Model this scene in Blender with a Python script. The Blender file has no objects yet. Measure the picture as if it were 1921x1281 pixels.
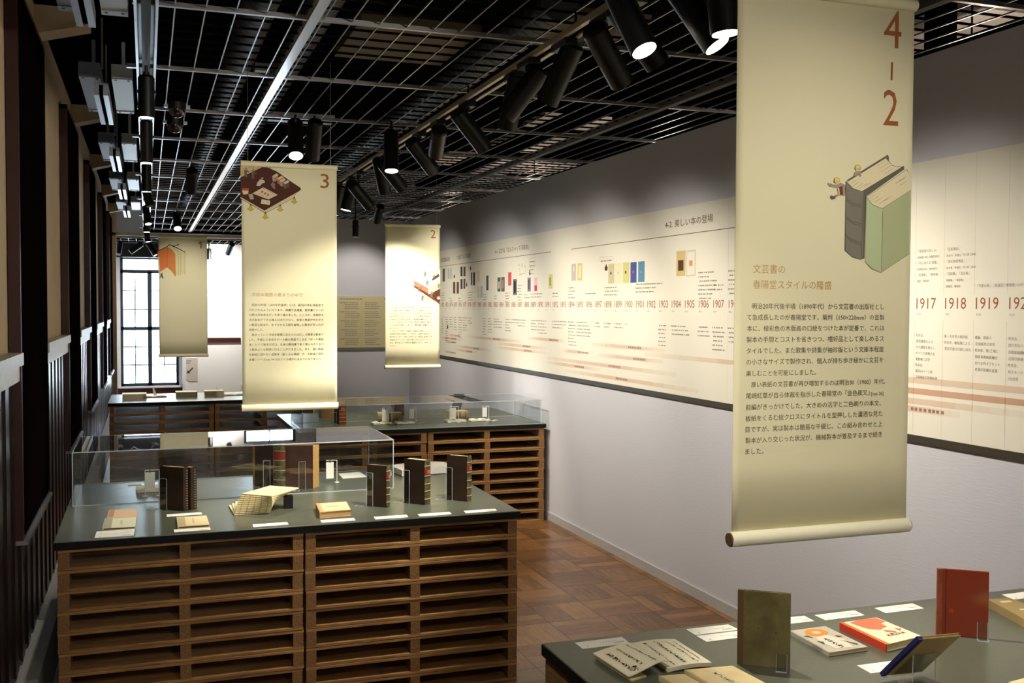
import bpy, bmesh, math, random
from mathutils import Vector, Matrix
random.seed(7)
S = bpy.context.scene
COL = S.collection
PI = math.pi

# ------------------------------------------------------------------ camera
F_PX, CAM_H = 1915.0, 1.80
YAW, PITCH, ROLL = 0.343563, 0.0338968, -0.00388353
def cam_axes():
    cy, sy = math.cos(YAW), math.sin(YAW)
    fwd = Vector((sy*math.cos(PITCH), cy*math.cos(PITCH), -math.sin(PITCH)))
    r = Vector((cy, -sy, 0)); d = fwd.cross(r)
    return (r*math.cos(ROLL)+d*math.sin(ROLL), d*math.cos(ROLL)-r*math.sin(ROLL), fwd)
AX = cam_axes()
CAM = Vector((0, 0, CAM_H))
cd = bpy.data.cameras.new('camera'); cam = bpy.data.objects.new('camera', cd); COL.objects.link(cam)
cd.sensor_width = 36; cd.sensor_fit = 'HORIZONTAL'; cd.lens = F_PX*36/1921
cd.clip_start = .05; cd.clip_end = 200
m = Matrix((AX[0], -AX[1], -AX[2])).transposed().to_4x4(); m.translation = CAM
cam.matrix_world = m
S.camera = cam
S.view_settings.view_transform = 'Standard'; S.view_settings.look = 'None'
S.view_settings.gamma = 1; S.view_settings.use_curve_mapping = False
S.view_settings.exposure = 0.0
try:
    S.cycles.transparent_max_bounces = 32; S.cycles.max_bounces = 10; S.cycles.use_denoising = True
    S.cycles.sample_clamp_indirect = 6.0
except Exception: pass
w = bpy.data.worlds.new('world'); S.world = w; w.use_nodes = True
w.node_tree.nodes['Background'].inputs[0].default_value = (.85, .93, 1, 1)
w.node_tree.nodes['Background'].inputs[1].default_value = 2.2

# measured points of the photograph, carried onto real planes of the room
def ray(u, v): return AX[0]*((u-960.5)/F_PX)+AX[1]*((v-640.5)/F_PX)+AX[2]
def onz(u, v, z=.82): d = ray(u, v); return CAM+d*((z-CAM_H)/d.z)
def onx(u, v, x): d = ray(u, v); return CAM+d*(x/d.x)
def ony(u, v, y): d = ray(u, v); return CAM+d*(y/d.y)

# ------------------------------------------------------------------ materials
def lin(c):
    return tuple(((x/255)/12.92 if x/255 <= .04045 else ((x/255+.055)/1.055)**2.4) for x in c)+(1,)
MATS = {}
def mat(name, rgb, rough=.6, metal=0, spec=.5, vary=0, scale=8, stretch=(1,1,1), bump=0, emit=0, rgb2=None, coat=0):
    if name in MATS: return MATS[name]
    m = bpy.data.materials.new(name); m.use_nodes = True; n = m.node_tree.nodes; l = m.node_tree.links
    b = n['Principled BSDF']; c = lin(rgb)
    b.inputs['Base Color'].default_value = c; b.inputs['Roughness'].default_value = rough
    b.inputs['Metallic'].default_value = metal; b.inputs['Specular IOR Level'].default_value = spec
    b.inputs['Coat Weight'].default_value = coat
    if emit:
        b.inputs['Emission Color'].default_value = c; b.inputs['Emission Strength'].default_value = emit
    if vary or bump or rgb2:
        t = n.new('ShaderNodeTexCoord'); mp = n.new('ShaderNodeMapping'); mp.inputs['Scale'].default_value = stretch
        nz = n.new('ShaderNodeTexNoise'); nz.inputs['Scale'].default_value = scale; nz.inputs['Detail'].default_value = 6
        l.new(t.outputs['Object'], mp.inputs[0]); l.new(mp.outputs[0], nz.inputs['Vector'])
        rp = n.new('ShaderNodeValToRGB'); rp.color_ramp.elements[0].position = .3; rp.color_ramp.elements[1].position = .7
        c2 = lin(rgb2) if rgb2 else tuple(x*(1-vary) for x in c[:3])+(1,)
        rp.color_ramp.elements[0].color = c2
        rp.color_ramp.elements[1].color = c if rgb2 else tuple(min(1, x*(1+vary)) for x in c[:3])+(1,)
        l.new(nz.outputs['Fac'], rp.inputs[0]); l.new(rp.outputs[0], b.inputs['Base Color'])
        if bump:
            bp = n.new('ShaderNodeBump'); bp.inputs['Strength'].default_value = bump; bp.inputs['Distance'].default_value = .01
            l.new(nz.outputs['Fac'], bp.inputs['Height']); l.new(bp.outputs[0], b.inputs['Normal'])
    MATS[name] = m
    return m
def flat(rgb, rough=.75): return mat('ink_%d_%d_%d' % tuple(rgb), rgb, rough, spec=.2)

M_TOP = mat('table_linoleum', (82, 85, 71), .3, spec=.45, vary=.1, scale=60)
M_TOPEDGE = mat('table_edge', (13, 13, 11), .55, spec=.2)
M_WOOD = mat('pallet_wood', (168, 128, 80), .6, spec=.15, rgb2=(126, 90, 54), scale=5, stretch=(1.2, 12, 12), bump=.15)
M_WOODE = mat('pallet_wood_end', (146, 108, 66), .6, spec=.3, rgb2=(104, 74, 44), scale=14, stretch=(10, 1.5, 10), bump=.15)
M_DARK = mat('dark_varnished_wood', (34, 20, 18), .3, spec=.45, vary=.25, scale=3, stretch=(8, 8, .6))
M_DARKER = mat('black_brown_board', (14, 9, 9), .95, spec=0)
M_RED = mat('dark_red_wood', (62, 30, 26), .35, spec=.4)
M_PLASTER = mat('beige_plaster', (206, 186, 156), .85, spec=.2, vary=.05, scale=3, bump=.04)
M_RAIL = mat('pale_rail', (196, 190, 174), .45, spec=.4, vary=.06, scale=10, stretch=(4, 1, 4))
M_WHITE = mat('white_paint', (232, 234, 236), .7, spec=.2)
M_GRAYBASE = mat('grey_baseboard', (186, 184, 182), .5)
M_PANEL = mat('printed_panel_sheet', (230, 225, 208), .6, spec=.25)
M_BANNER = mat('banner_cloth', (224, 218, 182), .8, spec=.15, vary=.015, scale=2)
M_BANROLL = mat('banner_roll', (236, 232, 204), .6, spec=.25)
M_BLACK = mat('black_metal', (9, 9, 10), .42, spec=.4)
M_BLACKM = mat('black_matte', (7, 7, 8), .9, spec=0)
M_STEEL = mat('galvanised_steel', (150, 152, 156), .38, metal=.8)
M_ALU = mat('aluminium_profile', (176, 184, 196), .3, metal=.7)
M_PLATE = mat('white_sheet_metal', (205, 214, 226), .45, spec=.5)
M_PLATEG = mat('grey_sheet_metal', (112, 122, 140), .5, spec=.4)
M_GRID = mat('grid_rod', (128, 128, 130), .35, metal=.6)
M_GRIDD = mat('grid_slat_shaded', (17, 17, 17), .9, spec=0)  # same metal as the rods; shade on the near side is put into the colour
M_TRACK = mat('track_profile', (206, 190, 164), .4, metal=.3)
M_SLAB = mat('ceiling_void', (10, 10, 10), .95, spec=0)
M_DUCT = mat('ribbed_duct', (56, 56, 60), .5, metal=.3)
M_PAPER = mat('card_paper', (246, 243, 230), .7, spec=.2)
M_PAGE = mat('page_block', (214, 198, 154), .8, spec=.1, rgb2=(186, 166, 118), scale=40, stretch=(1, 1, 12))
M_PAGEW = mat('page_white', (238, 232, 206), .8, spec=.1)
M_WIN = mat('window_steel', (44, 50, 60), .45, spec=.4)
M_WIRE = mat('wire', (120, 118, 112), .4, metal=.8)
M_LEATHER = mat('dark_leather', (58, 42, 31), .5, spec=.3, rgb2=(36, 27, 21), scale=9, bump=.08)
M_LEATHER2 = mat('green_black_leather', (104, 98, 66), .5, spec=.3, rgb2=(36, 36, 24), scale=55, bump=.1)
M_LEATHER3 = mat('brown_leather', (72, 44, 34), .45, spec=.35, rgb2=(48, 30, 24), scale=7, bump=.06)
M_GOLD = mat('gold_tooling', (186, 166, 116), .55, metal=.2)
M_REDLAB = mat('red_leather_label', (122, 34, 27), .5)

def acrylic(name='clear_acrylic', tint=.97):
    m = bpy.data.materials.new(name); m.use_nodes = True; n = m.node_tree.nodes; l = m.node_tree.links
    n.remove(n['Principled BSDF']); o = n['Material Output']
    tr = n.new('ShaderNodeBsdfTransparent'); tr.inputs[0].default_value = (tint*.985, tint, tint, 1)
    gl = n.new('ShaderNodeBsdfGlossy'); gl.inputs['Roughness'].default_value = .015
    fr = n.new('ShaderNodeFresnel'); fr.inputs[0].default_value = 1.49
    mx = n.new('ShaderNodeMixShader'); l.new(fr.outputs[0], mx.inputs[0]); l.new(tr.outputs[0], mx.inputs[1]); l.new(gl.outputs[0], mx.inputs[2])
    ge = n.new('ShaderNodeNewGeometry'); iv = n.new('ShaderNodeMath'); iv.operation = 'SUBTRACT'; iv.inputs[0].default_value = 1; l.new(ge.outputs['Backfacing'], iv.inputs[1])
    mu = n.new('ShaderNodeMath'); mu.operation = 'MULTIPLY'; d2 = n.new('ShaderNodeMath'); d2.operation = 'MULTIPLY'; d2.inputs[1].default_value = 2; l.new(fr.outputs[0], d2.inputs[0])
    d1 = n.new('ShaderNodeMath'); d1.operation = 'ADD'; d1.inputs[1].default_value = 1; l.new(fr.outputs[0], d1.inputs[0])
    dv = n.new('ShaderNodeMath'); dv.operation = 'DIVIDE'; l.new(d2.outputs[0], dv.inputs[0]); l.new(d1.outputs[0], dv.inputs[1])
    l.new(dv.outputs[0], mu.inputs[0]); l.new(iv.outputs[0], mu.inputs[1]); l.new(mu.outputs[0], mx.inputs[0])
    l.new(mx.outputs[0], o.inputs[0]); return m
M_ACR = acrylic()
def edge_mat():
    m = bpy.data.materials.new('polished_acrylic_edge'); m.use_nodes = True; n = m.node_tree.nodes; l = m.node_tree.links
    b = n['Principled BSDF']; b.inputs['Base Color'].default_value = lin((206, 218, 228)); b.inputs['Roughness'].default_value = .2
    tr = n.new('ShaderNodeBsdfTransparent'); mx = n.new('ShaderNodeMixShader'); mx.inputs[0].default_value = .55
    l.new(tr.outputs[0], mx.inputs[1]); l.new(b.outputs[0], mx.inputs[2]); l.new(mx.outputs[0], n['Material Output'].inputs[0]); return m
M_EDGE = edge_mat()
def emis(name, rgb, st):
    m = bpy.data.materials.new(name); m.use_nodes = True; n = m.node_tree.nodes
    e = n.new('ShaderNodeEmission'); e.inputs[0].default_value = lin(rgb); e.inputs[1].default_value = st
    m.node_tree.links.new(e.outputs[0], n['Material Output'].inputs[0]); return m
M_LENS = emis('lit_lens', (255, 244, 224), 9)
M_LENSOFF = mat('lens_glass', (60, 60, 62), .15)

def floor_mat():
    m = bpy.data.materials.new('parquet'); m.use_nodes = True; n = m.node_tree.nodes; l = m.node_tree.links; b = n['Principled BSDF']
    def N(t, **k):
        x = n.new(t)
        for a, v in k.items(): setattr(x, a, v)
        return x
    def mth(op, a, bb=None):
        x = N('ShaderNodeMath', operation=op)
        for i, q in enumerate((a, bb)):
            if q is None: continue
            if hasattr(q, 'is_output'): l.new(q, x.inputs[i])
            else: x.inputs[i].default_value = q
        return x.outputs[0]
    T = .33
    tc = N('ShaderNodeTexCoord'); sp = N('ShaderNodeSeparateXYZ'); l.new(tc.outputs['Object'], sp.inputs[0])
    gx = mth('DIVIDE', mth('SUBTRACT', sp.outputs[0], 2.15-10*T), T); gy = mth('DIVIDE', mth('SUBTRACT', sp.outputs[1], 5.03-20*T), T)
    ix, iy = mth('FLOOR', gx), mth('FLOOR', gy)
    par = mth('MODULO', mth('ADD', ix, iy), 2.0)
    fx, fy = mth('FRACT', gx), mth('FRACT', gy)
    # plank coordinate inside tile: across direction flips with parity
    ac = mth('ADD', mth('MULTIPLY', fx, par), mth('MULTIPLY', fy, mth('SUBTRACT', 1.0, par)))
    al = mth('ADD', mth('MULTIPLY', fy, par), mth('MULTIPLY', fx, mth('SUBTRACT', 1.0, par)))
    pl = mth('FLOOR', mth('MULTIPLY', ac, 4.0)); pf = mth('FRACT', mth('MULTIPLY', ac, 4.0))
    seed = mth('ADD', mth('ADD', mth('MULTIPLY', ix, 7.13), mth('MULTIPLY', iy, 3.71)), mth('MULTIPLY', pl, 1.37))
    cb = N('ShaderNodeCombineXYZ'); l.new(mth('MULTIPLY', ac, 9.0), cb.inputs[0]); l.new(mth('MULTIPLY', al, 1.1), cb.inputs[1]); l.new(seed, cb.inputs[2])
    nz = N('ShaderNodeTexNoise'); nz.inputs['Scale'].default_value = 2.6; nz.inputs['Detail'].default_value = 7; nz.inputs['Distortion'].default_value = .6
    l.new(cb.outputs[0], nz.inputs['Vector'])
    wn = N('ShaderNodeTexWhiteNoise', noise_dimensions='1D'); l.new(seed, wn.inputs['W'])
    v = mth('ADD', mth('MULTIPLY', nz.outputs['Fac'], .75), mth('MULTIPLY', wn.outputs['Value'], .35))
    rp = N('ShaderNodeValToRGB'); e = rp.color_ramp.elements
    e[0].position = .3; e[0].color = lin((90, 58, 32)); e[1].position = .8; e[1].color = lin((152, 108, 64)); l.new(v, rp.inputs[0])
    # dark seams between squares and fine seams between planks
    def seam(f, wd): return mth('LESS_THAN', mth('MINIMUM', f, mth('SUBTRACT', 1.0, f)), wd)
    sm = mth('MAXIMUM', mth('MAXIMUM', seam(fx, .008), seam(fy, .008)), mth('MULTIPLY', seam(pf, .02), .4))
    mx = N('ShaderNodeMix', data_type='RGBA'); l.new(sm, mx.inputs[0]); l.new(rp.outputs[0], mx.inputs[6]); mx.inputs[7].default_value = lin((40, 22, 12))
    l.new(mx.outputs[2], b.inputs['Base Color']); b.inputs['Roughness'].default_value = .3; b.inputs['Specular IOR Level'].default_value = .45
    return m
def fabric_wall():
    m = bpy.data.materials.new('woven_wallcovering'); m.use_nodes = True; n = m.node_tree.nodes; l = m.node_tree.links; b = n['Principled BSDF']
    b.inputs['Base Color'].default_value = lin((203, 203, 209)); b.inputs['Roughness'].default_value = .85; b.inputs['Specular IOR Level'].default_value = .15
    t = n.new('ShaderNodeTexCoord'); mp = n.new('ShaderNodeMapping'); mp.inputs['Scale'].default_value = (10, 10, 95)
    nz = n.new('ShaderNodeTexNoise'); nz.inputs['Scale'].default_value = 1.6; nz.inputs['Detail'].default_value = 3
    l.new(t.outputs['Object'], mp.inputs[0]); l.new(mp.outputs[0], nz.inputs['Vector'])
    bp = n.new('ShaderNodeBump'); bp.inputs['Strength'].default_value = .16; bp.inputs['Distance'].default_value = .004
    l.new(nz.outputs['Fac'], bp.inputs['Height']); l.new(bp.outputs[0], b.inputs['Normal']); return m
M_FLOOR, M_FAB = floor_mat(), fabric_wall()

# ------------------------------------------------------------------ mesh builder
_TXT = {}
def text_geo(s):
    if s not in _TXT:
        c = bpy.data.curves.new('t', 'FONT'); c.body = s; c.resolution_u = 2; c.size = 1
        o = bpy.data.objects.new('t', c); COL.objects.link(o)
        dg = bpy.context.evaluated_depsgraph_get(); dg.update()
        me = bpy.data.meshes.new_from_object(o.evaluated_get(dg))
        vs = [(v.co.x, v.co.y) for v in me.vertices]; fs = [tuple(p.vertices) for p in me.polygons]
        bpy.data.objects.remove(o); bpy.data.curves.remove(c); bpy.data.meshes.remove(me)
        x0 = min(v[0] for v in vs); x1 = max(v[0] for v in vs)
        _TXT[s] = ([(v[0]-x0, v[1]) for v in vs], fs, x1-x0, max(v[1] for v in vs), min(v[1] for v in vs))
    return _TXT[s]
class MB:
    def __init__(s): s.v = []; s.f = []; s.m = []
    def add(s, vs, fs, mi=0):
        k = len(s.v); s.v += [Vector(p) for p in vs]; s.f += [tuple(i+k for i in f) for f in fs]; s.m += [mi]*len(fs); return s
    def box(s, x0, y0, z0, x1, y1, z1, mi=0):
        return s.hexa([(x0,y0,z0),(x1,y0,z0),(x1,y1,z0),(x0,y1,z0)], [(x0,y0,z1),(x1,y0,z1),(x1,y1,z1),(x0,y1,z1)], mi)
    def hexa(s, lo, hi, mi=0):
        return s.add(list(lo)+list(hi), [(3,2,1,0),(4,5,6,7),(0,1,5,4),(1,2,6,5),(2,3,7,6),(3,0,4,7)], mi)
    def obox(s, c, ux, uy, uz, mi=0):   # centre and three half vectors
        c, ux, uy, uz = map(Vector, (c, ux, uy, uz))
        q = [-ux-uy, ux-uy, ux+uy, -ux+uy]
        return s.hexa([c+p-uz for p in q], [c+p+uz for p in q], mi)
    def prism(s, pts, vec, mi=0):
        n = len(pts); vec = Vector(vec); a = [Vector(p) for p in pts]
        return s.add(a+[p+vec for p in a], [tuple(range(n-1, -1, -1)), tuple(range(n, 2*n))]+[(i, (i+1) % n, n+(i+1) % n, n+i) for i in range(n)], mi)
    def poly(s, pts, mi=0): return s.add(pts, [tuple(range(len(pts)))], mi)
    def cyl(s, p0, p1, r0, r1=None, n=20, mi=0, caps=(0, 0)):
        r1 = r0 if r1 is None else r1; p0, p1 = Vector(p0), Vector(p1); d = (p1-p0).normalized()
        a = d.orthogonal().normalized(); b = d.cross(a)
        vs = [p0+(a*math.cos(2*PI*i/n)+b*math.sin(2*PI*i/n))*r0 for i in range(n)]+[p1+(a*math.cos(2*PI*i/n)+b*math.sin(2*PI*i/n))*r1 for i in range(n)]
        s.add(vs, [(i, (i+1) % n, n+(i+1) % n, n+i) for i in range(n)], mi)
        if caps is not None:
            k = len(s.v)-2*n
            s.f += [tuple(k+i for i in range(n-1, -1, -1)), tuple(k+n+i for i in range(n))]; s.m += list(caps)
        return s
    def tube(s, pts, r, n=6, mi=0):
        for a, b in zip(pts, pts[1:]): s.cyl(a, b, r, r, n, mi, (mi, mi))
        return s
    def line(s, pts, wd, nrm, mi=0):    # flat stroke lying on a surface with normal nrm
        nrm = Vector(nrm); pts = [Vector(p) for p in pts]
        for a, b in zip(pts, pts[1:]):
            d = b-a
            if d.length < 1e-6: continue
            q = d.normalized().cross(nrm)*wd/2; e = d.normalized()*wd*.3
            s.add([a-e-q, b+e-q, b+e+q, a-e+q], [(0, 1, 2, 3)], mi)
        return s
    def text(s, t, o, xd, yd, width=None, height=None, mi=0):
        vs, fs, w, top, bot = text_geo(t); o, xd, yd = Vector(o), Vector(xd), Vector(yd)
        sx = width/w if width else height/top
        sy = height/top if height else sx
        return s.add([o+xd*(x*sx)+yd*(y*sy) for x, y in vs], fs, mi)
    def dome(s, c, r, n=20, k=6, mi=0):
        c = Vector(c); vs = []; fs = []
        for j in range(k+1):
            a = PI/2*j/k
            vs += [c+Vector((math.cos(2*PI*i/n)*r*math.cos(a), math.sin(2*PI*i/n)*r*math.cos(a), -r*math.sin(a))) for i in range(n)]
        for j in range(k): fs += [(j*n+i, (j+1)*n+i, (j+1)*n+(i+1) % n, j*n+(i+1) % n) for i in range(n)]
        return s.add(vs, fs, mi)
    def build(s, name, mats, parent=None, smooth=False, bevel=0, solid=True):
        if not isinstance(mats, (list, tuple)): mats = [mats]
        off = Vector((0, 0, 0)); p = parent
        while p is not None: off += p.location; p = p.parent
        me = bpy.data.meshes.new(name); me.from_pydata([tuple(v-off) for v in s.v], [], s.f)
        for q in mats: me.materials.append(q)
        me.polygons.foreach_set('material_index', s.m)
        if solid:
            bm = bmesh.new(); bm.from_mesh(me); bmesh.ops.recalc_face_normals(bm, faces=bm.faces); bm.to_mesh(me); bm.free()
        if smooth:
            me.polygons.foreach_set('use_smooth', [True]*len(s.f))
            try: me.set_sharp_from_angle(angle=.7)
            except Exception: pass
        me.update(); o = bpy.data.objects.new(name, me); COL.objects.link(o); o.parent = parent
        if bevel:
            b = o.modifiers.new('bevel', 'BEVEL'); b.width = bevel; b.segments = 2; b.limit_method = 'ANGLE'
        return o
def tag(o, label=None, cat=None, group=None, kind=None):
    for k, v in (('label', label), ('category', cat), ('group', group), ('kind', kind)):
        if v: o[k] = v
    return o
def empty(name, loc, label, cat, group=None):
    o = bpy.data.objects.new(name, None); COL.objects.link(o); o.location = loc; o.empty_display_size = .05
    return tag(o, label, cat, group)
def struct(mb, name, mats, **k): return tag(mb.build(name, mats, **k), kind='structure')
def copy_tree(o, parent=None):
    c = o.copy(); COL.objects.link(c); c.parent = parent
    for ch in list(o.children): copy_tree(ch, c)
    return c
ORD = ['first','second','third','fourth','fifth','sixth','seventh','eighth','ninth','tenth','eleventh','twelfth','thirteenth','fourteenth']

# ------------------------------------------------------------------ lamps of the room (positions of the fittings are further down, each with its lamp)
WARM, LK = (255, 246, 231), 2.0
def spot(name, pos, target, power, size=50, blend=.6, rgb=WARM, radius=.035, parent=None):
    d = bpy.data.lights.new(name, 'SPOT'); d.energy = power*LK; d.spot_size = math.radians(size); d.spot_blend = blend
    d.color = lin(rgb)[:3]; d.shadow_soft_size = radius
    o = bpy.data.objects.new(name, d); COL.objects.link(o)
    dv = (Vector(target)-Vector(pos)).normalized()
    o.rotation_euler = dv.to_track_quat('-Z', 'Y').to_euler(); o.location = Vector(pos)-(parent.location if parent else Vector((0, 0, 0))); o.parent = parent
    return o

# ------------------------------------------------------------------ room shell
XW, XL, YN, YB, YF, YH = 3.2, -.53, -3.0, 12.9, 18.5, 17.0
ZG = 2.98
struct(MB().box(-1.2, YN, -.1, 7.5, YF+.2, 0), 'floor', M_FLOOR)
struct(MB().box(-1.4, YN-.2, 4.3, 7.7, YF+.4, 4.45), 'ceiling', M_SLAB)
# right display wall: free-standing 2.9 m high partition
struct(MB().box(XW, YN, 0, XW+.14, YB+.16, 2.9), 'wall_right', M_FAB)
struct(MB().box(XW-.012, YN, 0, XW+.002, YB, .065), 'baseboard_right', M_GRAYBASE)
struct(MB().box(2.0, YB, 0, XW, YB+.14, 2.9), 'wall_back', M_FAB)
struct(MB().box(2.0, YB-.012, 0, XW-.012, YB+.002, .065), 'baseboard_back', M_GRAYBASE)
struct(MB().box(-1.4, YN-.16, 0, 7.7, YN, 4.3), 'wall_rear', M_WHITE)
struct(MB().box(7.4, YN, 0, 7.56, YF, 4.3), 'wall_neighbour', M_WHITE)
# left wall: beige plaster above, dark boarded dado below
struct(MB().box(XL-.2, YN, 0, XL-.004, YH, 4.3), 'wall_left', M_PLASTER)
wd = MB(); y = 0.2
while y < YH-.1:
    wd.box(XL, y, .27, XL+.016, y+.1, 1.5); y += .23
wl = MB().box(XL-.002, YN, .25, XL+.006, YH-.02, 1.5)
struct(wl, 'trim_1', M_DARK); struct(wd, 'trim_2', M_DARK)
M_STONE = mat('grey_stone_ledge', (150, 148, 144), .9, vary=.3, scale=160, bump=.3)
struct(MB().box(XL, YN, 0, XL+.095, YH-.02, .25), 'baseboard_left', M_STONE)
SH = [(-.9, .29), (1.85, 3.02), (4.6, 5.77), (7.35, 8.52), (10.1, 11.27), (12.92, 14.03), (15.4, 16.5)]
k = 3
for (a, b), (c, d) in zip(SH, SH[1:]):
    mb = MB().box(XL-.01, b+.002, 1.49, XL+.04, c-.002, 1.555).box(XL-.01, b+.002, 1.555, XL+.055, c-.002, 1.605)
    struct(mb, 'trim_%d' % k, M_RAIL); k += 1
for i, (a, b) in enumerate(SH[1:]):
    e = empty('shutter_panel', (XL, (a+b)/2, .83), 'tall dark wooden shutter panel on the left wall, %s along the wall from the camera' % ORD[i], 'shutter', 'shutter panels along the left wall')
    MB().box(XL, a, .83, XL+.046, a+.03, 3.12).box(XL, b-.03, .83, XL+.046, b, 3.12).box(XL, a, 3.09, XL+.046, b, 3.12).build('casing', M_RED, e)
    MB().box(XL+.01, a+.03, .85, XL+.05, b-.03, 3.09).build('board', M_DARKER, e, bevel=.002)
    MB().box(XL+.005, a, .812, XL+.062, b, .83).build('bottom_lip', M_STEEL, e)
# far room behind the opening
struct(MB().box(XL-.2, YH, 0, XL+.09, YH+.1, 4.3), 'trim_20', M_PLASTER)
struct(MB().box(XL-.2, YH, 2.885, XW, YH+.08, 2.93), 'trim_21', M_TRACK)
struct(MB().box(-.74, YH+.1, 0, -.58, YF, 4.3), 'wall_far_left', M_WHITE)
# far wall with two window openings
W1, W2 = (-.42, .516), (1.60, 2.50)
WZ0, TOPS = .423, (2.617, 2.80)
fw = MB(); xs = [-.74, W1[0], W1[1], W2[0], W2[1], 7.5]
for i, (a, b) in enumerate(zip(xs, xs[1:])):
    if i % 2: fw.box(a, YF, 0, b, YF+.18, WZ0); fw.box(a, YF, TOPS[i//2], b, YF+.18, 4.3)
    else: fw.box(a, YF, 0, b, YF+.18, 4.3)
struct(fw, 'wall_far', M_WHITE)
struct(MB().box(-.58, YF-.03, 0, .58, YF, .4), 'baseboard_far', M_RED)
struct(MB().box(.66, YF-.03, 1.16, 1.55, YF, 1.24), 'trim_22', M_RED)
struct(MB().box(.57, YF-.1, 0, .63, YF, 2.9), 'trim_23', M_WHITE)
struct(MB().box(-.58, YF-.16, 2.61, .56, YF-.02, 2.84), 'trim_24', M_BLACK)
for wi, (a, b) in enumerate((W1, W2)):
    WZ1 = TOPS[wi]
    e = bpy.data.objects.new('window_%d' % (wi+1), None); COL.objects.link(e); e.location = (a, YF, WZ0); tag(e, kind='structure')
    fr = MB(); d0, d1 = YF+.02, YF+.08
    fr.box(a, d0, WZ0, a+.045, d1, WZ1).box(b-.045, d0, WZ0, b, d1, WZ1).box(a, d0, WZ0, b, d1, WZ0+.05).box(a, d0, WZ1-.035, b, d1, WZ1)
    cx = (a+b)/2
    zt, zm = WZ1-.24, WZ1-1.21
    fr.box(a, d0, zt-.03, b, d1, zt+.03).box(a, d0, zm-.03, b, d1, zm+.03).box(cx-.035, d0, WZ0, cx+.035, d1, zt)
    fr.build('window_frame', M_WIN, e)
    mu = MB()
    for q in ((a+cx)/2, (b+cx)/2): mu.box(q-.009, d0+.01, WZ0, q+.009, d1-.01, zt)
    mu.box(cx-.009, d0+.01, zt, cx+.007, d1-.01, WZ1)
    for zz in (.33, .66): mu.box(a, d0+.01, WZ0+.05+(zm-WZ0-.05)*zz*1.01-.009, b, d1-.01, WZ0+.05+(zm-WZ0-.05)*zz*1.01+.009); mu.box(a, d0+.01, zm+(zt-zm)*zz*1.01-.009, b, d1-.01, zm+(zt-zm)*zz*1.01+.009)
    mu.build('muntin', M_WIN, e)
    MB().box(a+.02, YF+.045, WZ0+.02, b-.02, YF+.05, WZ1-.02).build('window_pane', M_ACR, e)
    MB().box(a-.04, YF-.05, WZ0-.03, b+.04, YF+.02, WZ0).build('window_sill', M_WHITE, e)
# bright overcast daylight with pale foliage outside the windows
m = bpy.data.materials.new('overcast_daylight'); m.use_nodes = True; n = m.node_tree.nodes; l = m.node_tree.links
e_ = n.new('ShaderNodeEmission'); t = n.new('ShaderNodeTexCoord'); nz = n.new('ShaderNodeTexNoise'); nz.inputs['Scale'].default_value = 5; nz.inputs['Detail'].default_value = 8
rp = n.new('ShaderNodeValToRGB'); rp.color_ramp.elements[0].position = .38; rp.color_ramp.elements[0].color = lin((196, 216, 226)); rp.color_ramp.elements[1].position = .55; rp.color_ramp.elements[1].color = lin((222, 238, 255))
l.new(t.outputs['Object'], nz.inputs['Vector']); l.new(nz.outputs['Fac'], rp.inputs[0]); l.new(rp.outputs[0], e_.inputs[0]); e_.inputs[1].default_value = 24.0
l.new(e_.outputs[0], n['Material Output'].inputs[0])
struct(MB().box(-1.6, YF+1.2, -.5, 4.6, YF+1.25, 4.2), 'exterior_sky', m)

# ------------------------------------------------------------------ open grid ceiling and what runs above it
gr = MB(); gs = MB(); gb = MB()
BAY = 1.128; Y0 = 4.266-6*BAY; CELL = .1162
for i in range(21):
    y = Y0+i*BAY
    if y > YH: break
    gb.box(-.045, y-.01, ZG-.009, 7.2, y+.01, ZG+.01)
    ye = min(y+BAY-.02, YH)
    for j in range(62):
        x = .1144+CELL*j
        if x > 7.2: break
        gr.box(x-.0026, y+.02, ZG-.003, x+.0026, ye, ZG+.003)
    for q in range(1, 8): gs.box(.06, y+q*BAY/8-.003, ZG+.004, 7.2, y+q*BAY/8+.003, ZG+.014)
for i in range(2):
    y = YH+.1+i*.65
    gb.box(-.58, y-.01, 2.85, 4, y+.01, 2.88)
    for j in range(34): gr.box(-.5+.1162*j, y, 2.845, -.495+.1162*j, y+.64, 2.852)
    for q in range(1, 4): gs.box(-.58, y+q*.16, 2.856, 4, y+q*.16+.006, 2.87)
struct(gr, 'ceiling_grid_rods', M_GRID); struct(gs, 'ceiling_grid_slats', M_GRIDD); struct(gb, 'ceiling_grid_bars', M_GRID)
M_STRIP = mat('grid_main_runner', (196, 198, 204), .3, metal=.5)
struct(MB().box(.629, YN, ZG-.016, .672, YH, ZG+.02), 'trim_30', M_STRIP)
struct(MB().box(2.84, YN, ZG-.018, 2.88, YH, ZG+.02), 'trim_31', mat('grey_runner', (96, 94, 90), .45, metal=.3))
def duct(x, y0, y1, z, r, label):
    d = MB(); y = y0
    while y < y1-1e-6:
        d.cyl((x, y, z), (x, y+.05, z), r, r, 16); d.cyl((x, y+.05, z), (x, y+.09, z), r*.98, r*.98, 16); y += .09
    tag(d.build('air_duct', M_DUCT, smooth=True), label, 'duct', 'ducts above the grid')
duct(.56, 3, 16, 3.35, .09, 'ribbed dark air duct above the grid, left of its twin')
duct(.86, 3, 16, 3.35, .09, 'ribbed dark air duct above the grid, right of its twin')
duct(2.05, 5, 15, 3.4, .11, 'ribbed dark air duct above the spotlight track')
M_BEIGEP = mat('beige_board', (104, 94, 74), .85)
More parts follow.
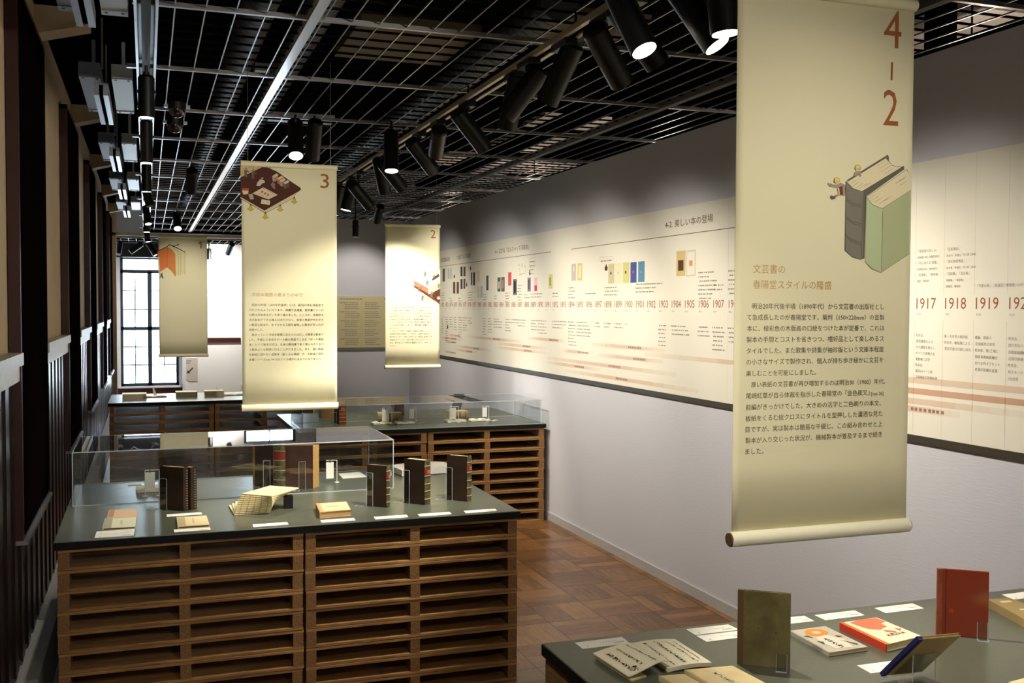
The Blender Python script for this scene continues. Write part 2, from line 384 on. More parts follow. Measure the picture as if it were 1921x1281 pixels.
for i, (x0, y0, x1, y1, z, mm) in enumerate([(0.14, 4.54, 0.68, 4.95, 3.34, M_PLATE), (0.77, 4.18, 1.36, 4.72, 3.45, M_BEIGEP), (1.18, 5.90, 1.91, 6.81, 3.45, M_BEIGEP), (1.73, 4.00, 2.81, 4.72, 3.53, M_BEIGEP), (2.09, 5.63, 2.91, 6.36, 3.53, M_BEIGEP), (0.82, 8.35, 1.45, 8.63, 3.30, M_PLATE), (0.68, 6.90, 0.91, 7.08, 3.34, M_PLATE), (1.36, 3.00, 2.18, 3.54, 3.43, M_BEIGEP)]):
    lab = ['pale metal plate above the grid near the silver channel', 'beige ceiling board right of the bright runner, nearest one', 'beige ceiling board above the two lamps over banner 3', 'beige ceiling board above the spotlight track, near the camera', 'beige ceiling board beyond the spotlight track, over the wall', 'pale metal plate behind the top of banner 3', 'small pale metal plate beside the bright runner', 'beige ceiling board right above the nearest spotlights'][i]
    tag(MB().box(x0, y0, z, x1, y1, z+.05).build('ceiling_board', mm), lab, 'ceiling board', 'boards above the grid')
# lit white ceiling of the neighbouring gallery, seen over the partition
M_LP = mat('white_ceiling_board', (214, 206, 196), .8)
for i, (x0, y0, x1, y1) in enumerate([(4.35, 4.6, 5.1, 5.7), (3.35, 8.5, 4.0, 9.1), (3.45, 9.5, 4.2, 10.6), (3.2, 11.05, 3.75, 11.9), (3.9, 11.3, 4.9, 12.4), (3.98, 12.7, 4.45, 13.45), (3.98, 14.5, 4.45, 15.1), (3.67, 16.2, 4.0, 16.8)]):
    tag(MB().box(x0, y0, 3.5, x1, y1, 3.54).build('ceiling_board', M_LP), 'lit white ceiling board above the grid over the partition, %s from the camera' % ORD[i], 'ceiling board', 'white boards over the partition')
for i, (x, y0, y1) in enumerate([(4.25, 3.5, 5.2), (3.05, 5, 12)]):
    tag(MB().box(x, y0, 3.2, x+.14, y1, 3.3).box(x+.06, y0+.5, 3.3, x+.08, y0+.52, 4.3).box(x+.06, y1-.5, 3.3, x+.08, y1-.48, 4.3).build('cable_tray', M_BLACKM), ['dark cable tray over the partition, upper right of the photo', 'long dark cable tray behind the top of the partition'][i], 'cable tray')
tag(MB().box(4.12, 4.55, 0, 4.24, 4.67, 4.3).build('support_post', M_BLACKM), 'dark post behind the partition beside banner 4-2', 'post')
for y in (4.4, 7.8, 11.0, 14.5):
    e = empty('pendant_lamp', (4.2, y, 2.5), 'pendant lamp of the neighbouring gallery, hidden behind the partition', 'lamp', 'neighbour gallery lamps')
    MB().cyl((4.2, y, 2.45), (4.2, y, 2.55), .09, .05, 16, 0, (0, 0)).build('lamp_shade', M_BLACK, e)
    MB().cyl((4.2, y, 2.55), (4.2, y, 4.3), .006, .006, 6).build('cord', M_BLACK, e)
    MB().cyl((4.2, y, 2.555), (4.2, y, 2.57), .04, .04, 12).build('bulb', M_LENS, e)
    d = bpy.data.lights.new('lamp', 'POINT'); d.energy = 34; d.color = lin((255, 236, 214))[:3]; d.shadow_soft_size = .1
    o = bpy.data.objects.new('lamp', d); COL.objects.link(o); o.parent = e; o.location = (0, 0, .2)
# black soffit strip along the left wall with its fittings
struct(MB().box(XL, YN, 3.34, -.06, YH, 3.4), 'trim_32', M_BLACKM)
for i in range(6):
    y = 1.25+2.35*i
    nm = ORD[i]
    for q, (xa, xb, tone) in enumerate(((-.335, -.225, 'grey'), (-.17, -.065, 'white'))):
        e = empty('metal_plate', (xa, y, 3.03), ('%s metal ceiling plate of the %s pair along the left soffit' % ('left' if q == 0 else 'right', nm)), 'ceiling plate', 'plates along the left soffit')
        mb = MB().hexa([(xa, y, 3.03), (xb, y, 3.03), (xb, y+1.1, 3.03), (xa, y+1.1, 3.03)], [(xa, y, 3.1), (xb, y, 3.1), (xb, y+1.1, 3.1), (xa, y+1.1, 3.1)]); mb.box((xa+xb)/2-.01, y+.5, 3.1, (xa+xb)/2+.01, y+.52, 3.34)
        mb.build('plate', M_PLATE if q else M_PLATEG, e)
        sc = MB()
        for yy in (y+.06, y+1.04):
            sc.box(xa, yy-.03, 3.026, xb, yy+.03, 3.031)
            for xx in (xa+.02, xb-.02): sc.cyl((xx, yy, 3.023), (xx, yy, 3.027), .006, .006, 8, 1, (1, 1))
        sc.build('end_flange', [M_PLATE if q else M_PLATEG, M_BLACK], e)
    ys = 1.15+2.3*i
    e = empty('slot_profile', (-.25, ys, 2.89), 'silver ceiling profile with black slot, %s along the left soffit' % nm, 'profile', 'slot profiles along the left soffit')
    MB().box(-.25, ys, 2.89, -.225, ys+.92, 2.945).box(-.205, ys, 2.89, -.18, ys+.92, 2.945).box(-.25, ys, 2.945, -.18, ys+.92, 2.955).build('profile', M_ALU, e)
    MB().box(-.2249, ys+.01, 2.9, -.2051, ys+.91, 2.945).build('slot', M_BLACKM, e)
    MB().box(-.22, ys+.2, 3.07, -.21, ys+.21, 3.34).box(-.22, ys+.8, 3.07, -.21, ys+.81, 3.34).build('hanger', M_STEEL, e)
    yb = (3.06, 5.8, 8.56, 11.3, 14.07, 16.55)[i]
    bk = MB().prism([(XL-.004, yb, 3.19), (-.27, yb, 3.26), (-.27, yb, 3.34), (XL-.004, yb, 3.34)], (0, .18, 0))
    tag(bk.build('plaster_bracket', M_PLASTER), 'beige plaster bracket under the soffit, %s along the left wall' % nm, 'bracket', 'plaster brackets')
# silver channel with lighting track along the left
e = empty('lighting_channel', (0, 8, 2.93), 'long silver channel holding the black cylinder lamps along the left', 'lighting channel')
MB().box(-.038, 0, 2.93, -.027, YH, 3.01).box(.04, 0, 2.93, .051, YH, 3.01).box(-.038, 0, 3.0, .051, YH, 3.01).build('channel', M_ALU, e)
MB().box(-.012, 0, 2.95, .024, YH, 2.985).build('track_rail', M_BLACK, e)
hg = MB()
for i in range(8): hg.box(-.085, 1+i*2.2, 2.97, -.037, 1.02+i*2.2, 2.99)
hg.box(-.01, 0, 2.98, .02, YH, 3.002)
hg.build('hanger', M_ALU, e)

# ------------------------------------------------------------------ spotlight track and lamps
XT, TL = 1.625, 2.89
e = empty('lighting_track', (XT, 7, TL), 'long lighting track carrying black spotlights between the tables and the printed wall', 'lighting track')
MB().box(XT-.036, YN, TL, XT-.016, 12.6, TL+.018).box(XT+.016, YN, TL, XT+.036, 12.6, TL+.018).box(XT-.036, YN, TL+.016, XT+.036, 12.6, TL+.024).build('track_profile', M_TRACK, e)
MB().box(XT-.012, YN, TL+.006, XT+.012, 12.6, TL+.016).build('conductor_rail', M_BLACKM, e)
h = MB()
for i in range(10): h.cyl((XT, -2+1.45*i, TL+.02), (XT, -2+1.45*i, ZG+.01), .006, .006, 6)
h.build('hanger', M_BLACK, e)
def lamp(px, py, pz, aim, label, lit=0, power=0, L=.25, r=.047, size=46, blend=.7, drop=.1, box=True, cat='spotlight', rgb=WARM, grp='spotlights on the track', radius=.03, stub=False):
    e = empty('track_spotlight', (px, py, pz), label, cat, grp)
    if box:
        MB().box(px-.028, py-.08, pz-.03, px+.028, py+.08, pz-.0005).build('adapter_box', M_BLACK, e, bevel=.004)
    if stub:
        MB().box(px-.03, py-.06, pz-.03, px+.08, py+.06, pz-.0005).build('adapter_box', M_BLACK, e, bevel=.004)
    piv = Vector((px, py, pz-drop)); d = (Vector(aim)-piv).normalized()
    st = MB().cyl((px, py, pz-.0), piv, .008, .008, 10); st.cyl((px, py, pz-.05), (px, py, pz-.03), .015, .016, 12)
    side = d.cross(Vector((0, 0, 1)))
    if side.length < .01: side = Vector((1, 0, 0))
    side.normalize()
    st.obox(piv, side*(r+.006), d*.008, d.cross(side)*.006)
    st.build('bracket', M_BLACK, e)
    a, b = piv-d*L*.35, piv+d*L*.65
    bd = MB().cyl(a, b, r, r, 28, 0, (0, 1)); bd.cyl(a-d*.012, a, r*.8, r, 28)
    bd = bd.build('lamp_body', [M_BLACK, M_BLACKM], e, smooth=True)
    MB().cyl(b-d*.004, b+d*.002, r*.88, r*.88, 28).build('lens', M_LENS if lit else M_LENSOFF, bd)
    if power: spot('spot_beam', b+d*.012, aim, power, size, blend, rgb, radius, e)
    return e
# wall washers; the first two are added out of view as fill
for y, ay, pw, dr, nm in [(-.9, -.5, 70, .12, 'added behind the camera as fill'), (1.1, 1.7, 76, .12, 'added just before the camera as fill'), (3.30, 3.55, 60, .10, 'between the bright round lens and banner 4-2'), (3.53, 4.5, 74, .12, 'just left of the bright round lens'), (5.27, 5.9, 78, .12, 'alone behind the crossed pair'), (6.29, 7.1, 80, .12, 'right of the downward lamp before banner 2'), (7.13, 8.1, 70, .14, 'near end of the cluster left of banner 2'), (8.25, 9.3, 78, .17, 'second of the cluster left of banner 2'), (10.4, 11.2, 62, .12, 'last one before the back wall')]:
    lamp(XT, y, TL, (XW, ay, 1.25), 'black track spotlight washing the printed wall, %s' % nm, 0, pw*.98, size=88, blend=1, drop=dr, radius=.07)
# added fill lamps in the unseen rear half, bounced off the rear wall
lamp(XT, -1.9, TL, (.6, YN, 1.6), 'added black fill spotlight turned to the rear wall, right one', 0, 150, size=100, blend=1)
lamp(XT, -1.4, TL, (-.2, YN, 1.2), 'added black fill spotlight turned to the rear wall, left one', 0, 150, size=100, blend=1)
# unseen lamps added to brighten the left wall
lamp(XT, -.6, TL, (XL, 3.6, 1.9), 'added black spotlight behind the camera brightening the near left wall', 0, 36, size=70, blend=1)
lamp(XT, 2.15, TL, (XL, 6.2, 1.9), 'added unseen black spotlight brightening the left wall', 0, 40, size=60, blend=1)
# lamps for tables and banners
lamp(1.505, 3.10, TL, (2.0, 2.2, .85), 'black spotlight with bright round lens turned to the camera, upper right', 1, 84, size=44, drop=.105, box=False, stub=True)
lamp(1.65, 2.93, TL, (2.6, 2.1, .85), 'slanted black spotlight with glowing edge, left of banner 4-2', 1, 34, size=46, drop=.12)
lamp(XT, 2.70, TL, (1.8, 2.6, .82), 'upright black lamp with glowing lens at the edge of banner 4-2', 1, 0, drop=.108)
lamp(XT, 3.92, TL, (1.0, 5.0, .85), 'black spotlight seen from behind, turned to the front centre table', 0, 125, size=44)
lamp(1.60, 4.27, TL, (.3, 5.3, .85), 'black spotlight of the crossed pair, lens down left', 0, 62, size=46, drop=.115)
lamp(XT, 4.52, TL, (1.45, 5.4, .85), 'black spotlight of the crossed pair, lens straight down', 0, 55, size=56)
lamp(XT, .1, TL, (1.38, 1.85, 1.75), 'black spotlight outside the photo lighting the front of banner 4-2', 0, 34, size=44, blend=1)
lamp(XT, 5.85, TL, (2.02, 8.03, 1.8), 'black spotlight on the track lighting the front of banner 2', 0, 11, size=40, blend=1)
lamp(XT, 8.62, TL, (1.2, 8.7, .82), 'black spotlight with glowing lens just right of banner 3', 1, 26, size=56, drop=.12)
lamp(1.60, 9.05, TL, (1.2, 9.5, .82), 'black spotlight with glowing lens half behind banner 3', 1, 0, drop=.12)
lamp(XT, 7.42, TL, (2.3, 8.4, .82), 'black spotlight of the cluster left of banner 2, lens down', 0, 74, size=64)
GB = ZG-.004
lamp(.87, 6.40, GB, (.75, 5.3, .82), 'black lamp with glowing lens on the grid above banner 3', 1, 45, size=44, drop=.12, box=False, grp='lamps on the grid')
lamp(.985, 6.40, GB, (1.0, 7.9, .82), 'dark lamp beside the glowing one above banner 3', 0, 0, drop=.12, box=False, grp='lamps on the grid')
lamp(1.47, 6.40, GB, (1.4, 6.0, .82), 'black lamp with glowing lens hanging before the ceiling, left of the track cluster', 1, 0, drop=.16, box=False, grp='lamps on the grid')
lamp(.36, 13.3, GB, (.45, 11.6, .85), 'small glowing lamp over banner 1', 1, 40, size=60, drop=.11, box=False, grp='lamps on the grid')
lamp(2.17, 11.2, GB, (2.17, 11.2, 0), 'small dark cylinder lamp hanging before the grey back wall', 0, 0, L=.17, r=.034, drop=.30, box=False, grp='hanging cylinder lamps')
lamp(.985, 17.8, 2.852, (.985, 17.8, 0), 'small dark cylinder lamp hanging before the far white wall', 0, 0, L=.17, r=.042, drop=.17, box=False, grp='hanging cylinder lamps')
lamp(2.5, 11.5, GB, (2.5, 12.85, 1.9), 'dark lamp on the grid turned to the back wall panel', 0, 30, size=60, box=False, grp='lamps on the grid')
# cylinder lamps in the silver channel
for i, (y, dr, Lc, aim) in enumerate([(5.15, .123, .182, (.0, 5.15, 0)), (6.7, .093, .247, (.0, 6.7, 0)), (8.5, .11, .2, (.0, 8.5, 0)), (9.8, .11, .2, (.3, 9.6, 1.6)), (12.0, .11, .2, (.3, 11.4, .82)), (13.2, .11, .2, (.05, 13.1, 0)), (15.2, .11, .2, (.25, 15.0, 1.0))]):
    lamp(.006, y, 2.929, aim, 'black cylinder lamp in the silver channel, %s from the camera' % ORD[i], 1 if i in (1, 4, 5) else 0, (26, 30, 20, 25, 50, 20, 0)[i], L=Lc, r=.038, drop=dr, box=False, size=56, grp='lamps in the silver channel')
lamp(.006, 2.7, 2.929, (.65, 4.99, 1.95), 'black cylinder lamp in the silver channel above the photo, turned to banner 3', 0, 27, L=.24, r=.039, drop=.18, box=False, size=46, blend=1, grp='lamps in the silver channel')
lamp(.006, 1.5, 2.929, (1.45, 2.4, .85), 'added black cylinder fill lamp in the silver channel beside the camera', 0, 40, L=.24, r=.039, drop=.18, box=False, size=46, grp='lamps in the silver channel')  # fill lamp added for the books on the nearest table
lamp(.006, .6, 2.929, (.5, 4.5, .6), 'black cylinder lamp in the silver channel, added to light the pallet fronts', 0, 28, L=.24, r=.039, drop=.18, box=False, size=40, blend=1, grp='lamps in the silver channel')  # lamp added out of view to brighten the pallet fronts
lamp(.36, 8.9, GB, (.34, 10.45, 1.85), 'dark lamp on the grid turned to the front of banner 1', 0, 40, size=44, blend=1, drop=.12, box=False, grp='lamps on the grid')
# lamps of the far room
for i, (x, y, aim, nm) in enumerate([(-.40, 17.35, (-.5, 17.0, 2), 'leftmost'), (-.13, 17.3, (-.7, 17.2, 2.3), 'second'), (.07, 17.5, (.5, 17.3, 2), 'third'), (.24, 17.4, (.5, 17.4, 1), 'rightmost')]):
    lamp(x, y, 2.852, aim, 'small black spotlight before the far window, %s of the group' % nm, 0, 0, L=.22, r=.045, drop=.12, box=False, grp='lamps before the far window')
e0 = lamp(1.3, 17.3, 2.852, (1.0, YF, 1.9), 'added black spotlight brightening the far white wall, hidden by banner 3', 0, 150, size=120, blend=1, box=False, grp='added lamps of the far room')  # unseen lamp added to whiten the far wall
for i, (x, y) in enumerate([(.175, 6.3), (.178, 6.85)]):
    e = empty('dome_camera', (x, y, ZG-.03), 'dark glass dome camera under the grid, %s one' % ('front' if i == 0 else 'rear'), 'camera', 'dome cameras')
    MB().cyl((x, y, ZG-.04), (x, y, ZG), .052, .052, 24).build('housing', M_BLACK, e)
    MB().dome((x, y, ZG-.04), .048).build('dome', mat('smoked_dome', (30, 24, 18), .05, spec=.8), e, smooth=True)
    c = MB()
    for q in (-1, 1): c.box(x+q*.055-.018, y-.01, ZG-.03, x+q*.055+.018, y+.01, ZG-.012)
    c.build('mounting_clip', M_ALU, e)

# ------------------------------------------------------------------ printed timeline wall
def year_y(yr): return 7.517+(1894-yr)*.1713
XP = XW-.006
tp = empty('timeline_panel', (XW, 6.5, 1.212), 'long cream printed timeline of book history across the right wall', 'printed panel')
PY0, PY1, PZ0, PZ1 = 1.2, 12.3, 1.24, 2.44
MB().box(XP, PY0, PZ0, XW, PY1, PZ1).build('printed_sheet', M_PANEL, tp); sheet_ = tp.children[-1]
MB().box(XP-.006, PY0, 1.208, XW, PY1, 1.241).build('dark_rail', mat('dark_rail', (66, 60, 50), .45), tp)
X1 = XP-.0006
LX, LZ, NX = Vector((0, -1, 0)), Vector((0, 0, 1)), Vector((-1, 0, 0))
I_YEAR, I_BRN, I_GRY, I_LINE = flat((150, 96, 70)), flat((96, 72, 52)), flat((146, 140, 128)), flat((196, 189, 172))
for yr in range(1871, 1929):
    y = year_y(yr)+.061
    if y > PY1 or y-.122 < PY0: continue
    MB().text(str(yr), (X1, y, 1.799), LX, LZ, .118, .047).build('printed_year', I_YEAR, sheet_)
# fine column lines
ln = MB()
for yr in range(1908, 1930): 
    y = year_y(yr)+.071
    for a, b in ((1.245, 1.75), (1.86, 2.435)): ln.line([(X1, y, a), (X1, y, b)], .0012, NX)
ln.build('column_lines', I_LINE, sheet_)
rl = MB()
for pts in ([(7.532, 2.262), (7.532, 2.252)], [(7.532, 2.262), (4.2, 2.262)], [(7.965, 2.252), (7.965, 2.262), (12.2, 2.262)]):
    rl.line([(X1, y, z) for y, z in pts], .004, NX)
rl.build('heading_rules', I_BRN, sheet_)
for t, y, wd_, z in (('4-2. 美しい本の登場', 5.965, .60, 2.318), ('4-1. 広がる「なんちゃって洋装本」', 9.424, .93, 2.315), ('3. 増えていく洋装本', 10.72, .5, 2.315), ('2. 洋式製本伝来', 11.42, .42, 2.312)):
    MB().text(t, (X1, y, z), LX, LZ, wd_, .045).build('printed_heading', I_BRN, sheet_)
def real_text(lines, y, z, h, pitch, name='printed_caption'):
    mb = MB()
    for i, t in enumerate(lines):
        if t: mb.text(t, (X1, y, z-i*pitch), LX, LZ, None, h)
    mb.build(name, I_GRY, sheet_)
for yr, l in ((1917, ['・秀英舎、', '　蒸気機関および', '　ガス機関を廃止し、', '　すべての原動力を', '　電動機に変更', '・秀英舎、', '　菊判64ページ掛', '　活版輪転印刷機設置']), (1918, ['・第一次世界大戦終結', '・秀英舎、輪転機による', '　亜鉛平版の印刷に成功']), (1919, ['・書籍、雑誌の', '　定価販売が実現', '・秀英舎、第1工場に', '　国産自動給紙機付', '　四六全判オフセット', '　枚葉印刷機を設置']), (1920, ['・秀英舎、', '　四六判32ページ', '　自動給紙機付2回', '　活版印刷機を設置', '・秀英舎、', '　邦文モノタイプ', '　2台試用'])):
    mb = MB()
    for i, t in enumerate(l):
        ind = 0 if t[0] == '・' else .0125
        mb.text(t.replace('　', ''), (X1, year_y(yr)+.072-ind, 1.677-i*.0262), LX, LZ, None, .0125)
    mb.build('printed_caption', I_GRY, sheet_)
for yr, l in ((1917, ['・「孤独者の悲しみ」', '　（田崎潤一郎／阿蘭陀書房）', '・「月に吠える 詩集」', '　（萩原朔太郎／感情詩社）', '・「紅梅集」「愛神集」', '　（鏡花／春陽堂）']), (1918, ['・「近松情話」', '　（長谷川／新潮社／竹久夢二装幀）', '・「源氏物語情話」', '　（吉井勇／新潮社／竹久夢二装幀）', '・「泡寂集」「友染集」', '　「粧蝶集」「遊里集」', '　（泉鏡花／春陽堂）']), (1919, ['・「芍薬の歌」（泉鏡花／春陽堂／小村雪岱装幀）'])):
    mb = MB()
    for i, t in enumerate(l):
        ind = 0 if t[0] == '・' else .012
        z = (2.045-i*.026) if yr != 1919 else 1.888
        mb.text(t.replace('　', ''), (X1, year_y(yr)+.072-ind, z), LX, LZ, None, .0122 if t[0] == '・' else .0098)
    mb.build('printed_caption', I_GRY, sheet_)
era = MB()
for yr in range(1872, 1928): 
    if yr >= 1912: t = '大正%d' % (yr-1911)
    else: t = '明治%d' % (yr-1867)
    if year_y(yr) > PY0+.1: era.text(t, (X1, year_y(yr)+.06, 1.772), LX, LZ, None, .0095)
era.build('era_years', I_GRY, sheet_)
# short blocks of small print elsewhere (too small to read)
def small_print(y, z, n, w, pitch=.0262, h=.0075, mb=None):
    own = mb is None; mb = mb or MB()
    for i in range(n):
        x = y-random.choice((0, .012)); end = y-w*random.uniform(.55, 1)
        while x > end:
            q = random.uniform(.006, .02)
            mb.poly([(X1, x, z-i*pitch), (X1, x-q, z-i*pitch), (X1, x-q, z-i*pitch+h), (X1, x, z-i*pitch+h)]); x -= q+random.choice((.0025, .003, .011))
    if own: mb.build('printed_caption', I_GRY, sheet_)
LOW = {1872: (8, .12), 1873: (11, .12), 1874: (5, .12), 1875: (6, .12), 1876: (9, .14), 1877: (6, .16), 1878: (3, .18), 1881: (7, .13), 1882: (6, .14), 1883: (4, .26), 1885: (5, .17), 1886: (2, .18), 1887: (3, .32), 1889: (4, .2), 1890: (5, .24), 1892: (3, .33), 1894: (8, .18), 1895: (5, .3), 1897: (2, .14), 1898: (2, .17), 1899: (2, .16), 1900: (1, .1), 1903: (6, .12), 1904: (3, .28), 1906: (3, .16), 1907: (6, .18), 1908: (4, .18), 1910: (3, .2), 1912: (4, .2), 1914: (5, .17), 1922: (4, .2), 1924: (3, .2)}
for yr, (n_, w_) in LOW.items(): small_print(year_y(yr)+.07, 1.677, n_, w_)
UP = {1872: (4, .15, 1.95), 1874: (2, .13, 1.885), 1876: (2, .12, 1.885), 1878: (4, .22, 1.945), 1881: (3, .13, 1.92), 1883: (2, .13, 1.9), 1885: (4, .14, 1.925), 1887: (6, .14, 1.99), 1888: (2, .14, 1.905), 1889: (2, .3, 1.91), 1892: (2, .14, 1.91), 1894: (4, .14, 1.95), 1896: (1, .24, 1.9), 1898: (3, .24, 1.94), 1901: (3, .4, 1.955), 1906: (7, .22, 2.01), 1907: (2, .13, 1.93), 1908: (6, .2, 2.01), 1910: (5, .2, 1.98), 1913: (6, .2, 2.0)}
for yr, (n_, w_, z) in UP.items(): small_print(year_y(yr)+.07, z, n_, w_)
# printed pictures of books: corner pixels in the photo -> the sheet
def pic(u0, v0, u1, v1, rgb, mark=None, frame=None):
    a = onx(u0, (v0+v1)/2, X1).y; b = onx(u1, (v0+v1)/2, X1).y; um = (u0+u1)/2; zt = onx(um, v0, X1).z; zb = onx(um, v1, X1).z
    mb = MB(); mm = [flat(rgb)]; x = X1
    if frame: mm.append(flat(frame)); mb.poly([(x, a, zb), (x, b, zb), (x, b, zt), (x, a, zt)], 1); k = .06; dy = (a-b)*k*1.5; dz = (zt-zb)*k; a -= dy; b += dy; zt -= dz; zb += dz; x -= .0004
    mb.poly([(x, a, zb), (x, b, zb), (x, b, zt), (x, a, zt)], 0)
    if mark:
        mm.append(flat(mark[0])); k = len(mm)-1; cy, cz, sy, sz = mark[1:]
        yc = a+(b-a)*cy; zc = zt+(zb-zt)*cz; hy = (a-b)*sy/2; hz = (zt-zb)*sz/2
        mb.poly([(x-.0004, yc+hy, zc-hz), (x-.0004, yc-hy, zc-hz), (x-.0004, yc-hy, zc+hz), (x-.0004, yc+hy, zc+hz)], k)
    mb.build('book_picture', mm, sheet_)
def q7(x, y): return 820+x/5.338, 440+y/5.338
def q5(x, y): return 1060+x/5.65, 400+y/5.65
for a in [(55,342,78,470,(92,88,88)),(105,340,122,442,(206,196,160)),(128,335,147,442,(186,204,206)),(160,475,182,590,(104,74,70)),(196,475,218,590,(108,76,70)),(234,322,254,418,(86,72,66)),(264,322,284,418,(96,80,72)),(234,445,254,545,(78,74,72)),(264,442,282,542,(84,80,78)),(340,380,352,508,(64,62,68)),(360,378,380,508,(72,70,82)),(404,365,424,475,(216,206,150)),(404,520,424,632,(214,206,166)),(432,515,457,632,(190,208,216),((150,180,200),.5,.5,.25,1)),(492,410,514,558,(88,88,84)),(605,428,635,570,(62,104,76),((206,204,180),.5,.55,.5,.5)),(642,425,676,570,(116,96,86),((170,140,130),.5,.5,.5,.6)),(711,378,744,510,(206,92,88)),(760,445,798,605,(110,112,114),((38,40,44),.5,.5,.5,.75)),(905,430,938,570,(142,134,148),((90,84,100),.45,.5,.5,.7)),(972,430,1003,570,(226,190,190),((214,70,110),.5,.76,.8,.4)),(1117,398,1156,540,(206,204,140),((150,160,80),.4,.5,.4,.6))]:
    pic(*q7(*a[:2]), *q7(*a[2:4]), *a[4:])
for a in [(68,535,117,715,(190,182,172),((220,212,200),.5,.3,.2,.3)),(132,530,182,712,(206,186,128),((226,212,170),.5,.5,.6,.75)),(458,535,522,745,(200,190,150),((60,60,50),.45,.48,.18,.13)),(533,528,600,742,(222,216,180),((190,180,140),.45,.48,.18,.13)),(613,520,682,738,(204,198,130),((50,56,30),.45,.48,.2,.13)),(693,518,758,735,(72,88,148),((220,80,84),.48,.48,.24,.11)),(775,510,843,728,(92,140,168),((196,140,80),.45,.52,.2,.1)),(1180,398,1275,665,(206,184,128),((88,62,44),.5,.58,.6,.42)),(1285,390,1385,668,(228,222,204),((206,150,100),.5,.5,.42,.24),(206,200,184))]:
    pic(*q5(*a[:2]), *q5(*a[2:4]), *a[4:])
# small printed figures
def figure(fn, pts, rgb, name='printed_figure'):
    P = [onx(*fn(*p), X1-.0003) for p in pts]; MB().poly(P).build(name, flat(rgb), sheet_)
for cx, y0, y1 in ((172, 393, 433), (335, 312, 356), (927, 350, 406), (297, 475, 518), (105, 900, 940)):
    figure(q7, [(cx-6, y1), (cx+6, y1), (cx+5, (y0+y1)/2), (cx+2, y0+8), (cx, y0), (cx-3, y0+8), (cx-5, (y0+y1)/2)], (56, 52, 50))
figure(q5, [(422, 608), (448, 608), (452, 575), (444, 560), (438, 535), (430, 555), (420, 575)], (88, 56, 52))
sk = MB()
for pts in ([(822, 330), (835, 400), (880, 385), (890, 320)], [(820, 320), (815, 300), (830, 310)], [(845, 290), (850, 330), (858, 285)], [(815, 410), (840, 395)], [(870, 300), (880, 330), (888, 310)]): sk.line([onx(*q7(*p), X1) for p in pts], .004, NX)
sk.build('printed_sketch', flat((160, 154, 130)), sheet_)
for fn, r in ((q7, (920, 235, 980, 325)), (q5, (368, 462, 508, 500))):
    x0, y0, x1, y1 = r; P = [onx(*fn(*p), X1) for p in ((x0, y0+6), (x1, y0-6), (x1, y1-6), (x0, y1+6), (x0, y0+6))]
    MB().line(P, .003, NX).build('speech_frame', I_LINE, sheet_)
    nl = 4 if fn is q7 else 1
    small_print(P[0].y-.02, P[0].z-.035, nl, abs(P[0].y-P[1].y)*.8, .035, .01)
# horizontal period bars, pale at both ends
I_B = [flat(c) for c in ((214, 190, 168), (221, 206, 186), (226, 217, 199), (198, 158, 132), (150, 118, 100), (218, 199, 178), (224, 212, 193))]
def bar(P0, P1, fade0=True, fade1=True, strong=False, label=None, h=.026):
    y0, y1 = P0.y, P1.y; z = (P0.z+P1.z)/2; L = y0-y1; mb = MB()
    c_ = 3 if strong else 0
    cuts = [0, .07, .14, .21, .28, .72, .79, .86, .93, 1]
    ms = [x if fade0 else c_ for x in (2, 6, 1, 5)]+[c_]+[x if fade1 else c_ for x in (5, 1, 6, 2)]
    for a, b, mi in zip(cuts, cuts[1:], ms):
        mb.poly([(X1, y0-L*a, z-h/2), (X1, y0-L*b, z-h/2), (X1, y0-L*b, z+h/2), (X1, y0-L*a, z+h/2)], mi)
    if label is not None:
        x = y0-L*label-.1
        for q in range(8): mb.poly([(X1-.0003, x, z-.007), (X1-.0003, x-.017, z-.007), (X1-.0003, x-.017, z+.007), (X1-.0003, x, z+.007)], 4); x -= .021+random.random()*.008
    mb.build('period_bar', I_B, sheet_)
def q6(x, y): return 820+x/6.861, 560+y/6.861
def q8(x, y): return 1060+x/6.003, 600+y/6.003
def q9(x, y): return 1680+x/5.822, 660+y/5.822
Wp = lambda fn, x, y: onx(*fn(x, y), X1)
for fn, a, b, lb in ((q6, (145, 466), (250, 480), .5), (q6, (35, 500), (330, 530), .4), (q6, (110, 550), (190, 560), .5), (q6, (225, 610), (700, 668), .45), (q6, (220, 655), (510, 692), .45), (q6, (92, 682), (200, 692), .5), (q6, (400, 490), (1080, 552), .45), (q6, (780, 575), (1400, 645), .47), (q6, (780, 628), (1400, 700), .5), (q6, (1170, 503), (1640, 550), .48), (q6, (1620, 668), (1880, 695), .5), (q8, (300, 270), (1130, 345), .45), (q8, (-200, 420), (1250, 625), .5), (q8, (-200, 478), (400, 560), .45), (q8, (0, 570), (1500, 800), .4), (q8, (380, 390), (1100, 475), .47)):
    bar(Wp(fn, *a), Wp(fn, *b), label=lb)
for a, b, st, lb, f0, f1 in (((q8, 900, 385), (q9, 1750, 455), False, None, True, False), ((q9, -900, 330), (q9, 1750, 560), True, None, True, False), ((q9, -900, 430), (q9, 1450, 650), False, None, True, True), ((q9, -500, 550), (q9, 700, 665), False, .45, True, True)):
    bar(Wp(*a), Wp(*b), f0, f1, st, lb)
